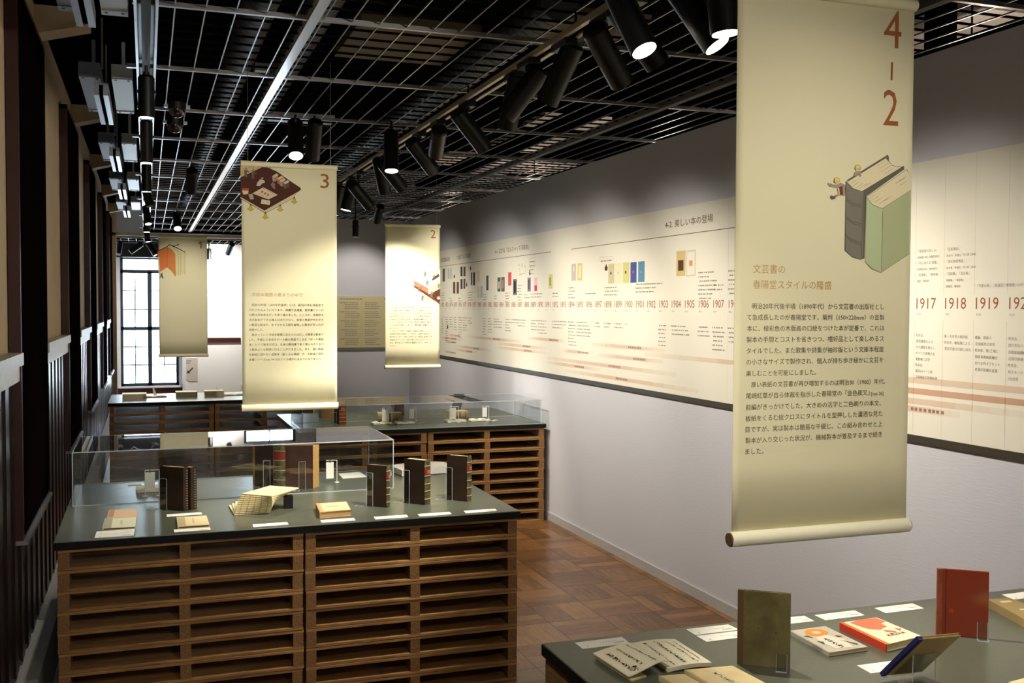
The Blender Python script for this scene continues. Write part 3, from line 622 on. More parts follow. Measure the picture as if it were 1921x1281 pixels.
# panel on the grey back wall
bp = empty('back_wall_panel', (2.5, YB, 1.24), 'beige printed panel on the grey back wall behind banners 3 and 2', 'printed panel')
MB().box(2.02, YB-.008, 1.27, 3.15, YB, 1.93).build('printed_sheet', mat('tan_printed_sheet', (206, 194, 150), .6), bp)
MB().box(2.02, YB-.014, 1.235, 3.15, YB, 1.275).build('dark_rail', mat('grey_rail', (112, 108, 100), .5), bp)
YP = YB-.0088
def bprint(x, z, n, w, p=.028, h=.011):
    mb = MB()
    for i in range(n):
        xx = x; end = x+w*random.uniform(.6, 1)
        while xx < end:
            q = random.uniform(.01, .03); mb.poly([(xx, YP, z-i*p), (xx+q, YP, z-i*p), (xx+q, YP, z-i*p+h), (xx, YP, z-i*p+h)]); xx += q+.006
    mb.build('printed_caption', I_GRY, bp)
for j in range(5):
    bprint(2.3, 1.84-j*.115, 1, .05); bprint(2.36, 1.84-j*.115, 4, .2, .024, .009); bprint(2.62, 1.84-j*.115, 4, .18, .024, .009)
bprint(2.3, 1.885, 1, .4, h=.014); bprint(2.87, 1.885, 1, .2, h=.02); bprint(2.88, 1.84, 2, .1); bprint(2.95, 1.66, 3, .12)
for x in (2.9, 2.97): MB().prism([(x, YP, 1.7), (x+.03, YP, 1.7), (x+.03, YP, 1.745), (x+.015, YP, 1.76), (x, YP, 1.745)], (0, -.0004, 0)).build('printed_figure', flat((70, 62, 54)), bp)
# wayfinding sheet on the far wall
e = empty('wayfinding_sheet', (.9, YF, .9), 'grey sheet with an arrow on the far white wall below banner 1', 'sign')
P = [ony(u, v, YF-.01) for u, v in ((346, 671), (371, 671), (371, 715), (354, 715), (346, 708))]
MB().prism(P, (0, .0095, 0)).build('sheet', mat('grey_paper', (196, 190, 184), .7), e)
A_ = [ony(u, v, YF-.0105) for u, v in ((350, 700), (352.5, 694), (354, 696), (361, 689), (362.5, 691), (355.5, 698), (357.5, 700))]
MB().poly(A_).build('arrow', flat((70, 60, 56)), e)
mb = MB()
for i, w_ in enumerate((10, 7)): mb.poly([ony(u, v, YF-.0105) for u, v in ((349, 678+i*4), (349+w_, 678+i*4), (349+w_, 676+i*4), (349, 676+i*4))])
mb.build('small_print', I_GRY, e)

# ------------------------------------------------------------------ hanging banners, all 0.45 m wide
BX, BZ, BN = Vector((1, 0, 0)), Vector((0, 0, 1)), Vector((0, -1, 0))
Z0, Z1, BK_ = 1.2975, 2.475, .75
I_NUM, I_BODY, I_TITLE, I_TITLE2, I_OUT = flat((150, 90, 48)), flat((74, 66, 52)), flat((190, 150, 96)), flat((176, 158, 118)), flat((70, 58, 46))
class Banner:
    def __init__(s, x0, y, label, top_z=Z1, w=.45):
        s.x0, s.y, s.w = x0, y, w
        e = s.e = empty('hanging_banner', (x0+w/2, y, Z0), label, 'banner', 'numbered hanging banners')
        mb = MB(); n = 24; zs = [Z0+.025+(top_z-Z0-.04)*i/8 for i in range(9)]
        def yy(i, z): return y+.0003*math.sin(i/n*7+z*2)
        mb.add([(x0+w*i/n, yy(i, z), z) for z in zs for i in range(n+1)], [(j*(n+1)+i, j*(n+1)+i+1, (j+1)*(n+1)+i+1, (j+1)*(n+1)+i) for j in range(8) for i in range(n)])
        s.cloth = o = mb.build('cloth', M_BANNER, e, smooth=True)
        sd = o.modifiers.new('thickness', 'SOLIDIFY'); sd.thickness = .0015; sd.offset = 0
        rl_ = MB().cyl((x0-.004, y, Z0+.016), (x0+w+.004, y, Z0+.016), .016, .016, 28).build('bottom_roll', M_BANROLL, e, smooth=True)
        for q in (x0-.007, x0+w+.004): MB().cyl((q, y, Z0+.016), (q+.003, y, Z0+.016), .014, .014, 20).build('end_cap', mat('roll_core', (88, 62, 40), .7), rl_)
        MB().cyl((x0-.002, y, top_z-.015), (x0+w+.002, y, top_z-.015), .013, .013, 24).build('top_roll', M_BANNER, e, smooth=True)
        for q in (.03, w-.03): MB().cyl((x0+q, y, top_z-.01), (x0+q, y, ZG), .0012, .0012, 6).build('hanging_wire', M_WIRE, e)
        s.Y = y-.0012
    def P(s, u, v, k=0): return ony(u, v, s.Y-.0004*k)
def B_text(b, name, lines, mt):
    mb = MB()
    for t, o, wd_, h in lines: mb.text(t, o, BX, BZ, wd_ if h is None or wd_ is None else wd_*BK_, h and h*BK_)
    return mb.build(name, mt, b.cloth)
def art(b, sc, ox, oy, shapes, name='illustration'):
    """flat printed drawing: (kind, colour, points[, width]) in the drawing's own raster"""
    cols = []; mb = MB(); k = 0
    for s_ in shapes:
        c = tuple(s_[1])
        if c not in cols: cols.append(c)
        P = [b.P(ox+x/sc, oy+y/sc, 1+k*.05) for x, y in s_[2]]; k += 1
        if s_[0] == 'f': mb.poly(P, cols.index(c))
        else: mb.line(P, s_[3]*.00075, BN, cols.index(c))
    return mb.build(name, [flat(c) for c in cols], b.cloth)
def person(x, y, s, body, skin=(206, 190, 160), hat=None, lift=0):
    """small drawn worker, feet at x,y"""
    r = [('f', body, [(x-3*s, y), (x-1*s, y), (x, y-7*s), (x+1.5*s, y), (x+3.5*s, y), (x+3*s, y-9*s), (x+3.5*s, y-17*s), (x-3.5*s, y-17*s), (x-3*s, y-9*s)]),
         ('f', body, [(x+3*s, y-17*s), (x+8*s, y-13*s-lift*s), (x+7.5*s, y-11*s-lift*s), (x+2.5*s, y-14*s)]),
         ('f', skin, [(x+2.6*s*math.cos(a*PI/5), y-20*s+2.8*s*math.sin(a*PI/5)) for a in range(10)])]
    if hat: r.append(('f', hat, [(x-3.4*s, y-20.5*s), (x+4*s, y-20.5*s), (x+2.6*s, y-23*s), (x, y-24*s), (x-2.6*s, y-23*s)]))
    return r
# banner 4-2, close to the camera
b = Banner(1.1532, 1.849, 'large cream hanging banner numbered 4-2 above the nearest table', 2.4825)
B_text(b, 'numeral', [('4', b.P(1658, 88), .062, .108)], I_NUM)
MB().line([b.P(1673.5, 118), b.P(1672.5, 149)], .0056, BN).build('numeral', I_NUM, b.cloth)
B_text(b, 'numeral', [('2', b.P(1656.5, 234.5), .054, .104)], I_NUM)
def L42(u, v, u1, t): a = b.P(1360+u/2.668, 560+v/2.668); return (t, a, b.P(1360+u1/2.668, 560+v/2.668).x-a.x, None)
B_text(b, 'heading', [('文芸書の', b.P(1412.6, 511), b.P(1473, 511).x-b.P(1412.6, 511).x, None), ('春陽堂スタイルの隆盛', b.P(1412.6, 540), b.P(1560, 540).x-b.P(1412.6, 540).x, None)], I_TITLE)
T42 = [(135, 50, 797, '明治20年代後半頃（1890年代）から文芸書の出版社とし'), (110, 106, 797, 'て急成長したのが春陽堂です。菊判（150×220mm）の並製'), (110, 162, 797, '本に、極彩色の木版画の口絵をつけた本が定番で、これは'), (108, 218, 795, '製本の手間とコストを省きつつ、嗜好品として楽しめるス'), (108, 274, 795, 'タイルでした。また歌集や詩集が袖珍版という文庫本程度'), (107, 330, 792, 'の小さなサイズで製作され、個人が持ち歩き秘かに文芸を'), (106, 387, 456, '楽しむことを可能にしました。'), (131, 443, 802, '厚い表紙の文芸書が再び増加するのは明治30（1900）年代。'), (105, 500, 724, '尾崎紅葉が自ら体裁を指示した春陽堂の『金色夜叉』'), (104, 557, 780, '前編がきっかけでした。大きめの活字と二色刷りの本文、'), (103, 613, 788, '板紙をくるむ総クロスにタイトルを型押しした瀟洒な見た'), (103, 668, 788, '目ですが、実は製本は簡易な平綴じ。この組み合わせと上'), (102, 723, 785, '製本が入り交じった状況が、機械製本が普及するまで続き'), (102, 779, 193, 'ました。')]
lines = [L42(u, v, u1, t) for u, v, u1, t in T42]; lines.append(L42(732, 484, 793, '[cap.26]'))
B_text(b, 'body_text', lines, I_BODY)
GRYB, GRYD, GRN, GRN2, CRM, DK = (124, 118, 106), (100, 94, 84), (178, 192, 150), (170, 178, 136), (224, 212, 174), (58, 50, 40)
sh = [('f', GRYD, [(820, 275), (1088, 108), (1095, 128), (1090, 150), (815, 300)]), ('f', CRM, [(815, 290), (1075, 130), (1110, 170), (1185, 190), (915, 352), (860, 335)]),
      ('f', GRYD, [(915, 352), (1195, 182), (1197, 205), (945, 385), (930, 800), (912, 805), (925, 400)]), ('f', GRYB, [(808, 282), (850, 330), (925, 354), (922, 790), (905, 806), (850, 790), (800, 745)]),
      ('f', CRM, [(950, 392), (1215, 225), (1243, 262), (1241, 345), (1050, 466), (985, 440)]), ('f', GRN, [(945, 385), (985, 440), (1050, 468), (1042, 893), (980, 868), (936, 820)]), ('f', GRN2, [(1050, 468), (1241, 345), (1229, 770), (1042, 893)])]
for pts in ([(820, 275), (1088, 108), (1095, 150)], [(808, 285), (850, 332), (922, 354)], [(915, 352), (1195, 182)], [(808, 285), (803, 745), (850, 790), (908, 806), (938, 790)], [(940, 380), (930, 790)], [(920, 400), (912, 800)], [(812, 400), (850, 430), (910, 445)], [(812, 412), (850, 444), (910, 458)], [(808, 518), (850, 552), (908, 568)], [(808, 530), (850, 566), (908, 581)], [(805, 640), (850, 675), (906, 694)], [(805, 652), (850, 688), (906, 708)], [(945, 390), (985, 440), (1050, 468), (1241, 345)], [(1053, 485), (1045, 880)], [(936, 822), (980, 868), (1042, 893), (1229, 770)], [(950, 388), (1215, 205), (1225, 230)], [(1110, 170), (1075, 130)], [(1115, 180), (1185, 190)]): sh.append(('l', DK, pts, 1.0))
for x, y, n_ in ((1015, 185, 60), (1030, 200, 70), (1040, 222, 80), (1065, 235, 60), (840, 300, 40), (850, 318, 50), (870, 330, 60), (890, 335, 70), (930, 320, 50), (960, 400, 50), (975, 415, 60), (1000, 425, 50), (1030, 435, 70), (1060, 415, 60), (1140, 300, 70), (1160, 285, 60), (1170, 310, 50)): sh.append(('l', DK, [(x, y), (x+n_*.85, y-n_*.52)], .6))
HAT, GBODY, SK = (226, 204, 92), (158, 148, 130), (222, 200, 160)
sh += [('f', GBODY, [(860, 240), (870, 220), (905, 215), (912, 250), (900, 256), (893, 235), (885, 245), (862, 250)]), ('f', SK, [(872, 200), (895, 200), (894, 215), (876, 216)]), ('f', HAT, [(868, 203), (872, 180), (888, 173), (902, 182), (907, 203)]),
       ('f', GBODY, [(740, 310), (770, 295), (800, 310), (805, 350), (800, 382), (775, 375), (770, 330), (745, 326), (700, 318), (690, 300), (700, 290), (712, 306)]), ('f', SK, [(735, 285), (758, 285), (757, 300), (738, 300)]), ('f', HAT, [(729, 290), (734, 266), (748, 257), (763, 266), (768, 288)]),
       ('f', (118, 60, 36), [(757, 325), (785, 315), (788, 370), (765, 380)]), ('f', CRM, [(752, 328), (762, 330), (768, 378), (760, 375)]), ('f', GBODY, [(765, 375), (735, 398), (725, 385), (755, 365)]), ('f', (96, 90, 80), [(740, 378), (735, 402), (715, 405), (704, 390), (708, 378), (725, 385)]), ('f', SK, [(688, 295), (695, 288), (704, 296), (698, 308), (690, 306)])]
for pts in ([(868, 203), (872, 180), (888, 173), (902, 182), (907, 203), (868, 203)], [(729, 290), (734, 266), (748, 257), (763, 266), (768, 288), (729, 290)], [(740, 310), (712, 306), (690, 300)], [(770, 295), (800, 310), (805, 350)]): sh.append(('l', DK, pts, .8))
art(b, 3.558, 1360, 260, sh)
# banner 3
b = Banner(.4253, 4.990, 'cream hanging banner numbered 3 in the middle of the room', 2.486)
B_text(b, 'numeral', [('3', b.P(601, 352.5), .056, .092)], I_NUM)
def L3(u, v, u1, t): a = b.P(450+u/8.005, 530+v/8.005); return (t, a, b.P(450+u1/8.005, 530+v/8.005).x-a.x, None)
B_text(b, 'heading', [L3(176, 205, 945, '洋装本需要の高まりの中で')], I_TITLE2)
T3 = ['明治10年頃（1870年代後半）には、新刊の本も洋装本で', '刊行されるようになります。辞書や法律書、医学書といった', '分野は洋装本化がいち早く進みました。ところが、本格的な', '洋式製本ができる職人はまだ少なく、本体と表紙が外れやす', 'い脆弱な製本や、糸でかがる工程を省略した製本が多いのが', '実情でした。', '高まっていく洋装本需要に応えたのはむしろ簡易な製本で', 'した。平綴じの本体をボール紙の表紙でくるむ「ボール表紙', '本」という製本方式は、北米の教科書で多く用いられており、', '上製本よりも簡単に作ることができました。また、固い板紙', 'を表紙に使わない並製本（紙くるみ表紙）が、文部省の百科', '全書シリーズ[cap.14-15]などにも使われるようになりました。']
B_text(b, 'body_text', [L3(178 if i in (0, 6) else 138, 352+74.6*i, (355 if i == 5 else 1280 if i == 8 else 1232 if i == 11 else 1257), t) for i, t in enumerate(T3)], I_BODY)
BRN, DBR = (74, 40, 28), (48, 28, 20)
sh = [('f', (196, 172, 124), [(10, 95), (440, 120), (400, 205), (270, 260), (10, 390)]), ('f', (150, 104, 66), [(330, 110), (460, 120), (430, 210), (390, 205), (330, 180)]), ('f', BRN, [(10, 390), (390, 210), (440, 200), (620, 285), (1040, 570), (1050, 595), (1020, 625), (420, 960), (10, 725)]),
      ('f', (206, 192, 160), [(10, 725), (420, 960), (1020, 625), (930, 720), (420, 1000), (10, 745)]), ('f', (204, 190, 158), [(215, 665), (400, 560), (650, 690), (490, 770)]), ('f', (214, 202, 172), [(375, 765), (520, 790), (510, 865), (360, 840)]),
      ('f', (176, 76, 50), [(45, 575), (155, 575), (150, 620), (35, 615)]), ('f', (206, 192, 160), [(35, 615), (150, 620), (140, 675), (60, 685)]), ('f', (170, 158, 136), [(145, 680), (220, 672), (242, 765), (175, 770)])]
for x, y, c in ((575, 320, (160, 146, 120)), (660, 360, (196, 90, 56)), (700, 400, (150, 138, 122)), (765, 435, (108, 92, 78))):
    sh += [('f', c, [(x-20, y+50), (x+20, y+70), (x+15, y+150), (x-15, y+125)]), ('f', (c[0]-20, c[1]-16, c[2]-14), [(x+20, y+70), (x+85, y+30), (x+80, y+115), (x+15, y+150)]), ('f', (200, 186, 154), [(x-20, y+50), (x+55, y), (x+90, y+28), (x+20, y+72)])]
for x, y in ((380, 640), (430, 665), (480, 690)): sh.append(('f', (176, 84, 50), [(x-25, y), (x+5, y-20), (x+30, y-3), (x, y+20)]))
for x, y in ((420, 590), (470, 615), (520, 640), (560, 660), (340, 670), (390, 700), (440, 725), (400, 575)): sh.append(('l', DBR, [(x-14, y-6), (x+14, y+6), (x+2, y+12)], 1.2))
sh += [('l', DK, [(385, 800), (420, 830)], 1.5), ('l', DK, [(455, 800), (495, 835)], 1.5), ('l', DBR, [(10, 750), (440, 1005), (930, 735)], 2.4), ('l', DBR, [(215, 100), (230, 190), (235, 260)], 2.0), ('l', DBR, [(10, 200), (200, 100)], 1.2), ('l', DBR, [(10, 300), (330, 140)], 1.0), ('l', DBR, [(10, 160), (140, 100)], 1.0), ('l', DBR, [(10, 345), (380, 200)], 1.0), ('f', (170, 160, 140), [(440, 200), (470, 120), (640, 150), (655, 170), (600, 195), (520, 240)]), ('l', DBR, [(460, 110), (520, 160), (580, 170), (650, 165)], 2.0), ('l', DBR, [(520, 240), (620, 285), (740, 360)], 1.5)]
for x, y in ((185, 860), (440, 1000), (692, 870), (934, 735)):
    sh += [('f', (198, 176, 70), [(x-18, y+10), (x+18, y+10), (x+30, y+65), (x+60, y+75), (x, y+110), (x-62, y+70), (x-30, y+62)]), ('l', DBR, [(x-18, y+10), (x-30, y+62), (x-62, y+70), (x, y+110), (x+60, y+75), (x+30, y+65), (x+18, y+10)], .8), ('f', DBR, [(x-14, y+12), (x, y-25), (x+14, y+12)])]
sh += person(100, 390, 7.5, (110, 98, 78), (150, 134, 104)) + person(225, 420, 7.5, (98, 86, 80), (150, 134, 104)) + [('f', (190, 180, 164), [(280, 535), (300, 480), (350, 420), (420, 445), (430, 480), (390, 490), (345, 540)]), ('f', (150, 130, 104), [(362, 390), (400, 390), (402, 425), (366, 425)]), ('f', (128, 110, 100), [(530, 510), (560, 470), (605, 500), (605, 590), (570, 580), (545, 550)])]
art(b, 9.147, 450, 290, sh)
# banner 2
b = Banner(1.796, 8.027, 'cream hanging banner numbered 2 before the far corner', 2.464)
B_text(b, 'numeral', [('2', b.P(808, 446.5), .055, .088)], I_NUM)
def L2(u, v, u1, t): a = b.P(720+u/4.417, 410+v/4.417); return (t, a, b.P(720+u1/4.417, 410+v/4.417).x-a.x, None)
B_text(b, 'heading', [L2(64, 664, 178, 'パターソンが'), L2(64, 694, 158, 'やってきた')], I_TITLE2)
T2 = ['明治政府は、海外の技術を学ぶため、さまざまな分野', 'で「お雇い外国人」を雇用しました。印書局もその一つで', 'す。明治六（1873）年にパターソンが招かれ、洋式の製本', '技術が教えられます。パターソンは印書局の製本所で', '日本最初の洋式製本を指導し、製本師の養成にあたりま', 'した。その弟子たちは、のちに各地で洋装本の普及に', '大きな役割を果たしました。教科書や辞書なども', '制作しました。', 'パターソンが教えた洋装本（本製本の技術）によって、', '印刷局の製本は発展していきます。当時の道具も今に', '残されています。明治10年代には、民間の製本所でも', '洋装本がつくられ、活版印刷とともに広がりました。', 'また、紙や糸などの材料も国産化されていきました。', 'でいます。']
B_text(b, 'body_text', [L2(62 if i in (0, 8) else 50, 742+24.4*i, (130 if i == 7 else 98 if i == 13 else 400), t) for i, t in enumerate(T2)], I_BODY)
sh = [('f', (214, 200, 164), [(248, 512), (432, 402), (466, 425), (466, 505), (370, 600), (362, 575)]), ('f', (150, 104, 78), [(248, 512), (365, 575), (370, 625), (255, 560)]), ('f', (196, 184, 140), [(370, 575), (466, 505), (466, 580), (375, 630)]), ('f', BRN, [(370, 630), (466, 580), (466, 690), (430, 690), (385, 655)]), ('f', (96, 50, 34), [(242, 562), (255, 556), (400, 640), (466, 700), (466, 712)]), ('f', (206, 170, 140), [(365, 575), (390, 560), (392, 615), (370, 628)]),
      ('f', (198, 186, 130), [(335, 655), (360, 645), (392, 670), (375, 690)]), ('f', (206, 196, 150), [(395, 690), (410, 675), (440, 690), (420, 705)]), ('f', (206, 100, 80), [(402, 475), (420, 465), (426, 480), (406, 490)]), ('f', (206, 100, 60), [(440, 645), (462, 640), (462, 652), (442, 656)]), ('f', (222, 214, 190), [(440, 656), (464, 652), (464, 668), (444, 668)]), ('l', DBR, [(248, 510), (432, 402), (466, 422)], 1.6), ('l', DBR, [(248, 515), (255, 560), (370, 625)], 1.6), ('f', (60, 54, 50), [(395, 505), (420, 480), (455, 455), (462, 478), (430, 500), (405, 515)]), ('l', DBR, [(298, 610), (325, 545)], 2), ('l', DBR, [(420, 540), (425, 600)], 2.0), ('l', DBR, [(440, 530), (450, 590)], 2.0)]
for x, y in ((342, 487), (360, 558), (290, 608), (320, 684), (396, 655), (455, 585)): sh += person(x, y, 2.5, (104, 98, 88), (140, 124, 100))
art(b, 4.417, 720, 410, sh)
# banner 1
b = Banner(.111, 10.448, 'cream hanging banner numbered 1 before the window', 2.475)
MB().prism([b.P(286+x/11.65, 430+y/11.65) for x, y in ((1004, 302), (1056, 272), (1078, 272), (1072, 418), (1046, 418), (1050, 304), (1012, 322))], (0, -.0003, 0)).build('numeral', I_NUM, b.cloth)
OR, OR2 = (214, 122, 66), (206, 128, 70)
sh = [('f', (206, 190, 152), [(118, 590), (150, 600), (160, 930), (125, 915)]), ('f', OR, [(118, 475), (325, 390), (320, 830), (165, 930), (150, 600), (118, 590)])]
for x, d in ((585, -20), (625, -30), (680, -40), (715, -50)): sh.append(('f', (216, 200-(d+20)//4, 160), [(335, 370), (430, 390), (x, 520-d*.5), (x-5, 1030+d), (330, 840)]))
for x, d in ((575, 0), (620, -20), (712, -40)): sh.append(('l', (150, 120, 84), [(x-120, 415), (x-20, 500), (x, 545), (x-3, 1020+d)], 3.0))
sh += [('f', OR2, [(325, 390), (430, 440), (500, 530), (512, 1045), (420, 920), (320, 830)]), ('l', (226, 200, 140), [(430, 440), (500, 530), (512, 580)], 5), ('l', (140, 76, 40), [(325, 390), (320, 830)], 4), ('l', DBR, [(118, 475), (325, 375), (370, 335), (420, 350), (450, 365), (712, 500)], 9), ('l', DBR, [(430, 370), (540, 350), (560, 325), (575, 340)], 8), ('l', DBR, [(450, 380), (540, 400)], 7), ('l', (176, 140, 90), [(712, 500), (712, 985)], 4)]
sh += [('f', (96, 84, 66), [(170, 980), (225, 945), (215, 990), (245, 1070), (225, 1080), (195, 1030), (160, 1070), (150, 1060), (185, 1010)])]
art(b, 11.65, 286, 430, sh)

# ------------------------------------------------------------------ tables: a dark slab on two stacks of nine shallow pallets
ZT = .82; SLAB = .035; PH = (ZT-SLAB)/9
def make_pallet(w, d):
    e = empty('wooden_pallet', (0, 0, 0), 'x', 'pallet')
    tb, th = .013, PH
    for x in (-w/2+.002, -.0225, w/2-.047):
        MB().box(x, -d/2, tb, x+.045, d/2, th-tb).build('stringer', M_WOODE, e)
    n = 6; bw = .2; gap = (d-n*bw)/(n-1)
    for nm, z in (('bottom_deck', 0.0008), ('top_deck', th-tb)):
        mb = MB()
        for i in range(n):
            y = -d/2+i*(bw+gap); j = random.uniform(0, .002)
            mb.box(-w/2+j, y, z, w/2-j, y+bw, z+tb-.0008)
        mb.build(nm, M_WOOD, e, bevel=.0015)
    return e
def table(x0, x1, y0, y1, label, short, sides=('left', 'right'), dy=0):
    e = empty('table_slab', ((x0+x1)/2, (y0+y1)/2, ZT-SLAB), label, 'table top', 'dark slabs on the pallet stacks')
    MB().box(x0, y0, ZT-SLAB, x1, y1, ZT).build('slab', M_TOP, e, bevel=.003)
    t = .004
    MB().box(x0-t*.3, y0-t*.3, ZT-SLAB+.0005, x1+t*.3, y0+t, ZT-.003).box(x0-t*.3, y0, ZT-SLAB+.0005, x0+t, y1, ZT-.003).box(x1-t, y0, ZT-SLAB+.0005, x1+t*.3, y1, ZT-.003).box(x0, y1-t, ZT-SLAB+.0005, x1, y1+t*.3, ZT-.003).build('edge_band', M_TOPEDGE, e)
    w = (x1-x0-.022)/2; d = y1-y0-.01
    proto = make_pallet(w-.006, d)
    first = True
    for si, sd in enumerate(sides):
        xc = x0+.008+w/2+si*(w+.004)
        for i in range(9):
            o = proto if first else copy_tree(proto); first = False
            o.location = (xc+random.uniform(-.003, .003), (y0+y1)/2+random.uniform(-.003, .003), (8-i)*PH)
            tag(o, '%s wooden pallet from the top, %s stack under %s' % (ORD[i], sd, short), 'pallet', 'stacked wooden pallets')
    return e
table(-.371, 1.683, 4.575, 6.03, 'dark table slab with books and a glass case, front centre left', 'the front centre table')
table(1.10, 3.155, 7.96, 9.39, 'dark table slab with a glass case beside the printed wall, further back', 'the table by the printed wall')
table(-.373, 1.68, 10.95, 12.0, 'dark table slab with pale books before the window', 'the table near the window')
table(1.077, 3.12, 1.25, 2.742, 'dark table slab with books at the lower right of the photo', 'the nearest table')

def case(x0, x1, y0, y1, h, label):
    e = empty('display_case', ((x0+x1)/2, (y0+y1)/2, ZT), label, 'display case', 'clear display cases'); t = .006; z0, z1 = ZT, ZT+h
    for nm, a in (('front_pane', (x0, y0, z0, x1, y0+t, z1-t)), ('back_pane', (x0, y1-t, z0, x1, y1, z1-t)), ('side_pane', (x0, y0+t, z0, x0+t, y1-t, z1-t)), ('side_pane', (x1-t, y0+t, z0, x1, y1-t, z1-t)), ('top_pane', (x0, y0, z1-t, x1, y1, z1))):
        MB().box(*a).build(nm, M_ACR, e)
    q = .0022; ed = MB()
    for x in (x0, x1):
        for y in (y0, y1): ed.box(x-q, y-q, z0, x+q, y+q, z1)
    for y in (y0, y1): ed.box(x0, y-q, z1-.004, x1, y+q, z1+.0005).box(x0, y-.001, z0, x1, y+.001, z0+.003)
    for x in (x0, x1): ed.box(x-q, y0, z1-.004, x+q, y1, z1+.0005).box(x-.001, y0, z0, x+.001, y1, z0+.003)
    ed.build('polished_edge', M_EDGE, e)
case(-.346, 1.245, 5.373, 6.02, .264, 'clear glass display case on the front centre table')
case(1.13, 3.112, 7.968, 8.62, .202, 'clear low display case on the table by the printed wall')

# ------------------------------------------------------------------ small things on the tables
def T(u, v, z=ZT): return onz(u, v, z)
def card(px, where, lines=2):
    P = [T(u, v, ZT+.001) for u, v in px]; lo = [p-Vector((0, 0, .001)) for p in P]; lo = [Vector((p.x, p.y, ZT+.0001)) for p in P]
    c = sum(lo, Vector())/4; e = empty('caption_card', c, 'white caption card '+where, 'card', 'caption cards on the tables')
    cd_ = MB().hexa(lo, P).build('card', M_PAPER, e)
    # P: 0 far-left, 1 far-right, 2 near-right, 3 near-left
    ux = (P[1]-P[0]); uy = (P[3]-P[0]); mb = MB(); up = Vector((0, 0, .0004))
    def r(a, b, h): o = P[0]+up; mb.poly([o+ux*a+uy*(b+h), o+ux*(a+.0)+uy*b, o+ux*(a+.0)+uy*b] if 0 else [o+ux*a+uy*b, o+ux*a+uy*(b+h), o+ux*(a+h2)+uy*(b+h), o+ux*(a+h2)+uy*b])
    x = .7
    for q in range(5): h2 = .035; r(x, .62, .12); x += .045
    x = .45
    for q in range(6): h2 = .03; r(x, .4, .07); x += .06
    h2 = .03; r(.12, .72, .14)
    mb.build('small_print', flat((178, 172, 160)), cd_)
z3 = lambda *p: [(80+x/8.004, 940+y/8.004) for x, y in p]
zf = lambda *p: [(230+x/4.926, 780+y/4.926) for x, y in p]
zg = lambda *p: [(600+x/5.336, 780+y/5.336) for x, y in p]
card(z3((810,455),(1385,415),(1380,458),(795,497)), 'behind another at the left front corner of the front table')
card(z3((795,500),(1378,462),(1365,515),(778,553)), 'nearest to the left front corner of the front table')
card(zf((405,910),(725,890),(735,908),(410,932)), 'right before the pair of dark standing books')
card(zf((472,1050),(805,1028),(818,1052),(478,1075)), 'before the small cream book left of the fanned booklets')
card(zf((1200,1003),(1520,980),(1535,1003),(1210,1027)), 'before the fanned stack of booklets')
card(zg((5,1043),(340,1020),(357,1045),(20,1068)), 'before the flat wooden-edged book')
card(zg((540,1010),(868,988),(885,1012),(555,1035)), 'before the leftmost of three dark standing books')
card(zg((978,982),(1300,960),(1318,982),(1000,1005)), 'before the middle one of three dark standing books')
card(zg((1440,950),(1757,928),(1772,950),(1462,973)), 'before the rightmost of three dark standing books')
zn = lambda *p: [(1040+x/5.336, 1140+y/5.336) for x, y in p]
zr = lambda *p: [(1440+x/3.994, 1030+y/3.994) for x, y in p]
card(zn((203,348),(675,290),(757,353),(283,410)), 'behind the open manuscript at the near table corner')
card(zn((1312,213),(1740,165),(1850,218),(1410,272)), 'rear one of two touching cards left of the olive book')
card(zn((1420,280),(1853,228),(1960,283),(1525,340)), 'front one of two touching cards left of the olive book')
card(zr((60,520),(275,498),(350,538),(135,562)), 'half hidden behind the right edge of the olive book')
card(zr((352,493),(650,457),(730,495),(435,532)), 'behind the grey book with an orange flower')
card(zr((800,440),(1085,405),(1172,443),(887,478)), 'behind the orange and white book')
card(zr((1755,340),(2040,305),(2120,343),(1840,377)), 'behind the flat tan book at the right edge')
card(zr((670,870),(960,832),(1060,890),(775,930)), 'left of the tilted blue book')

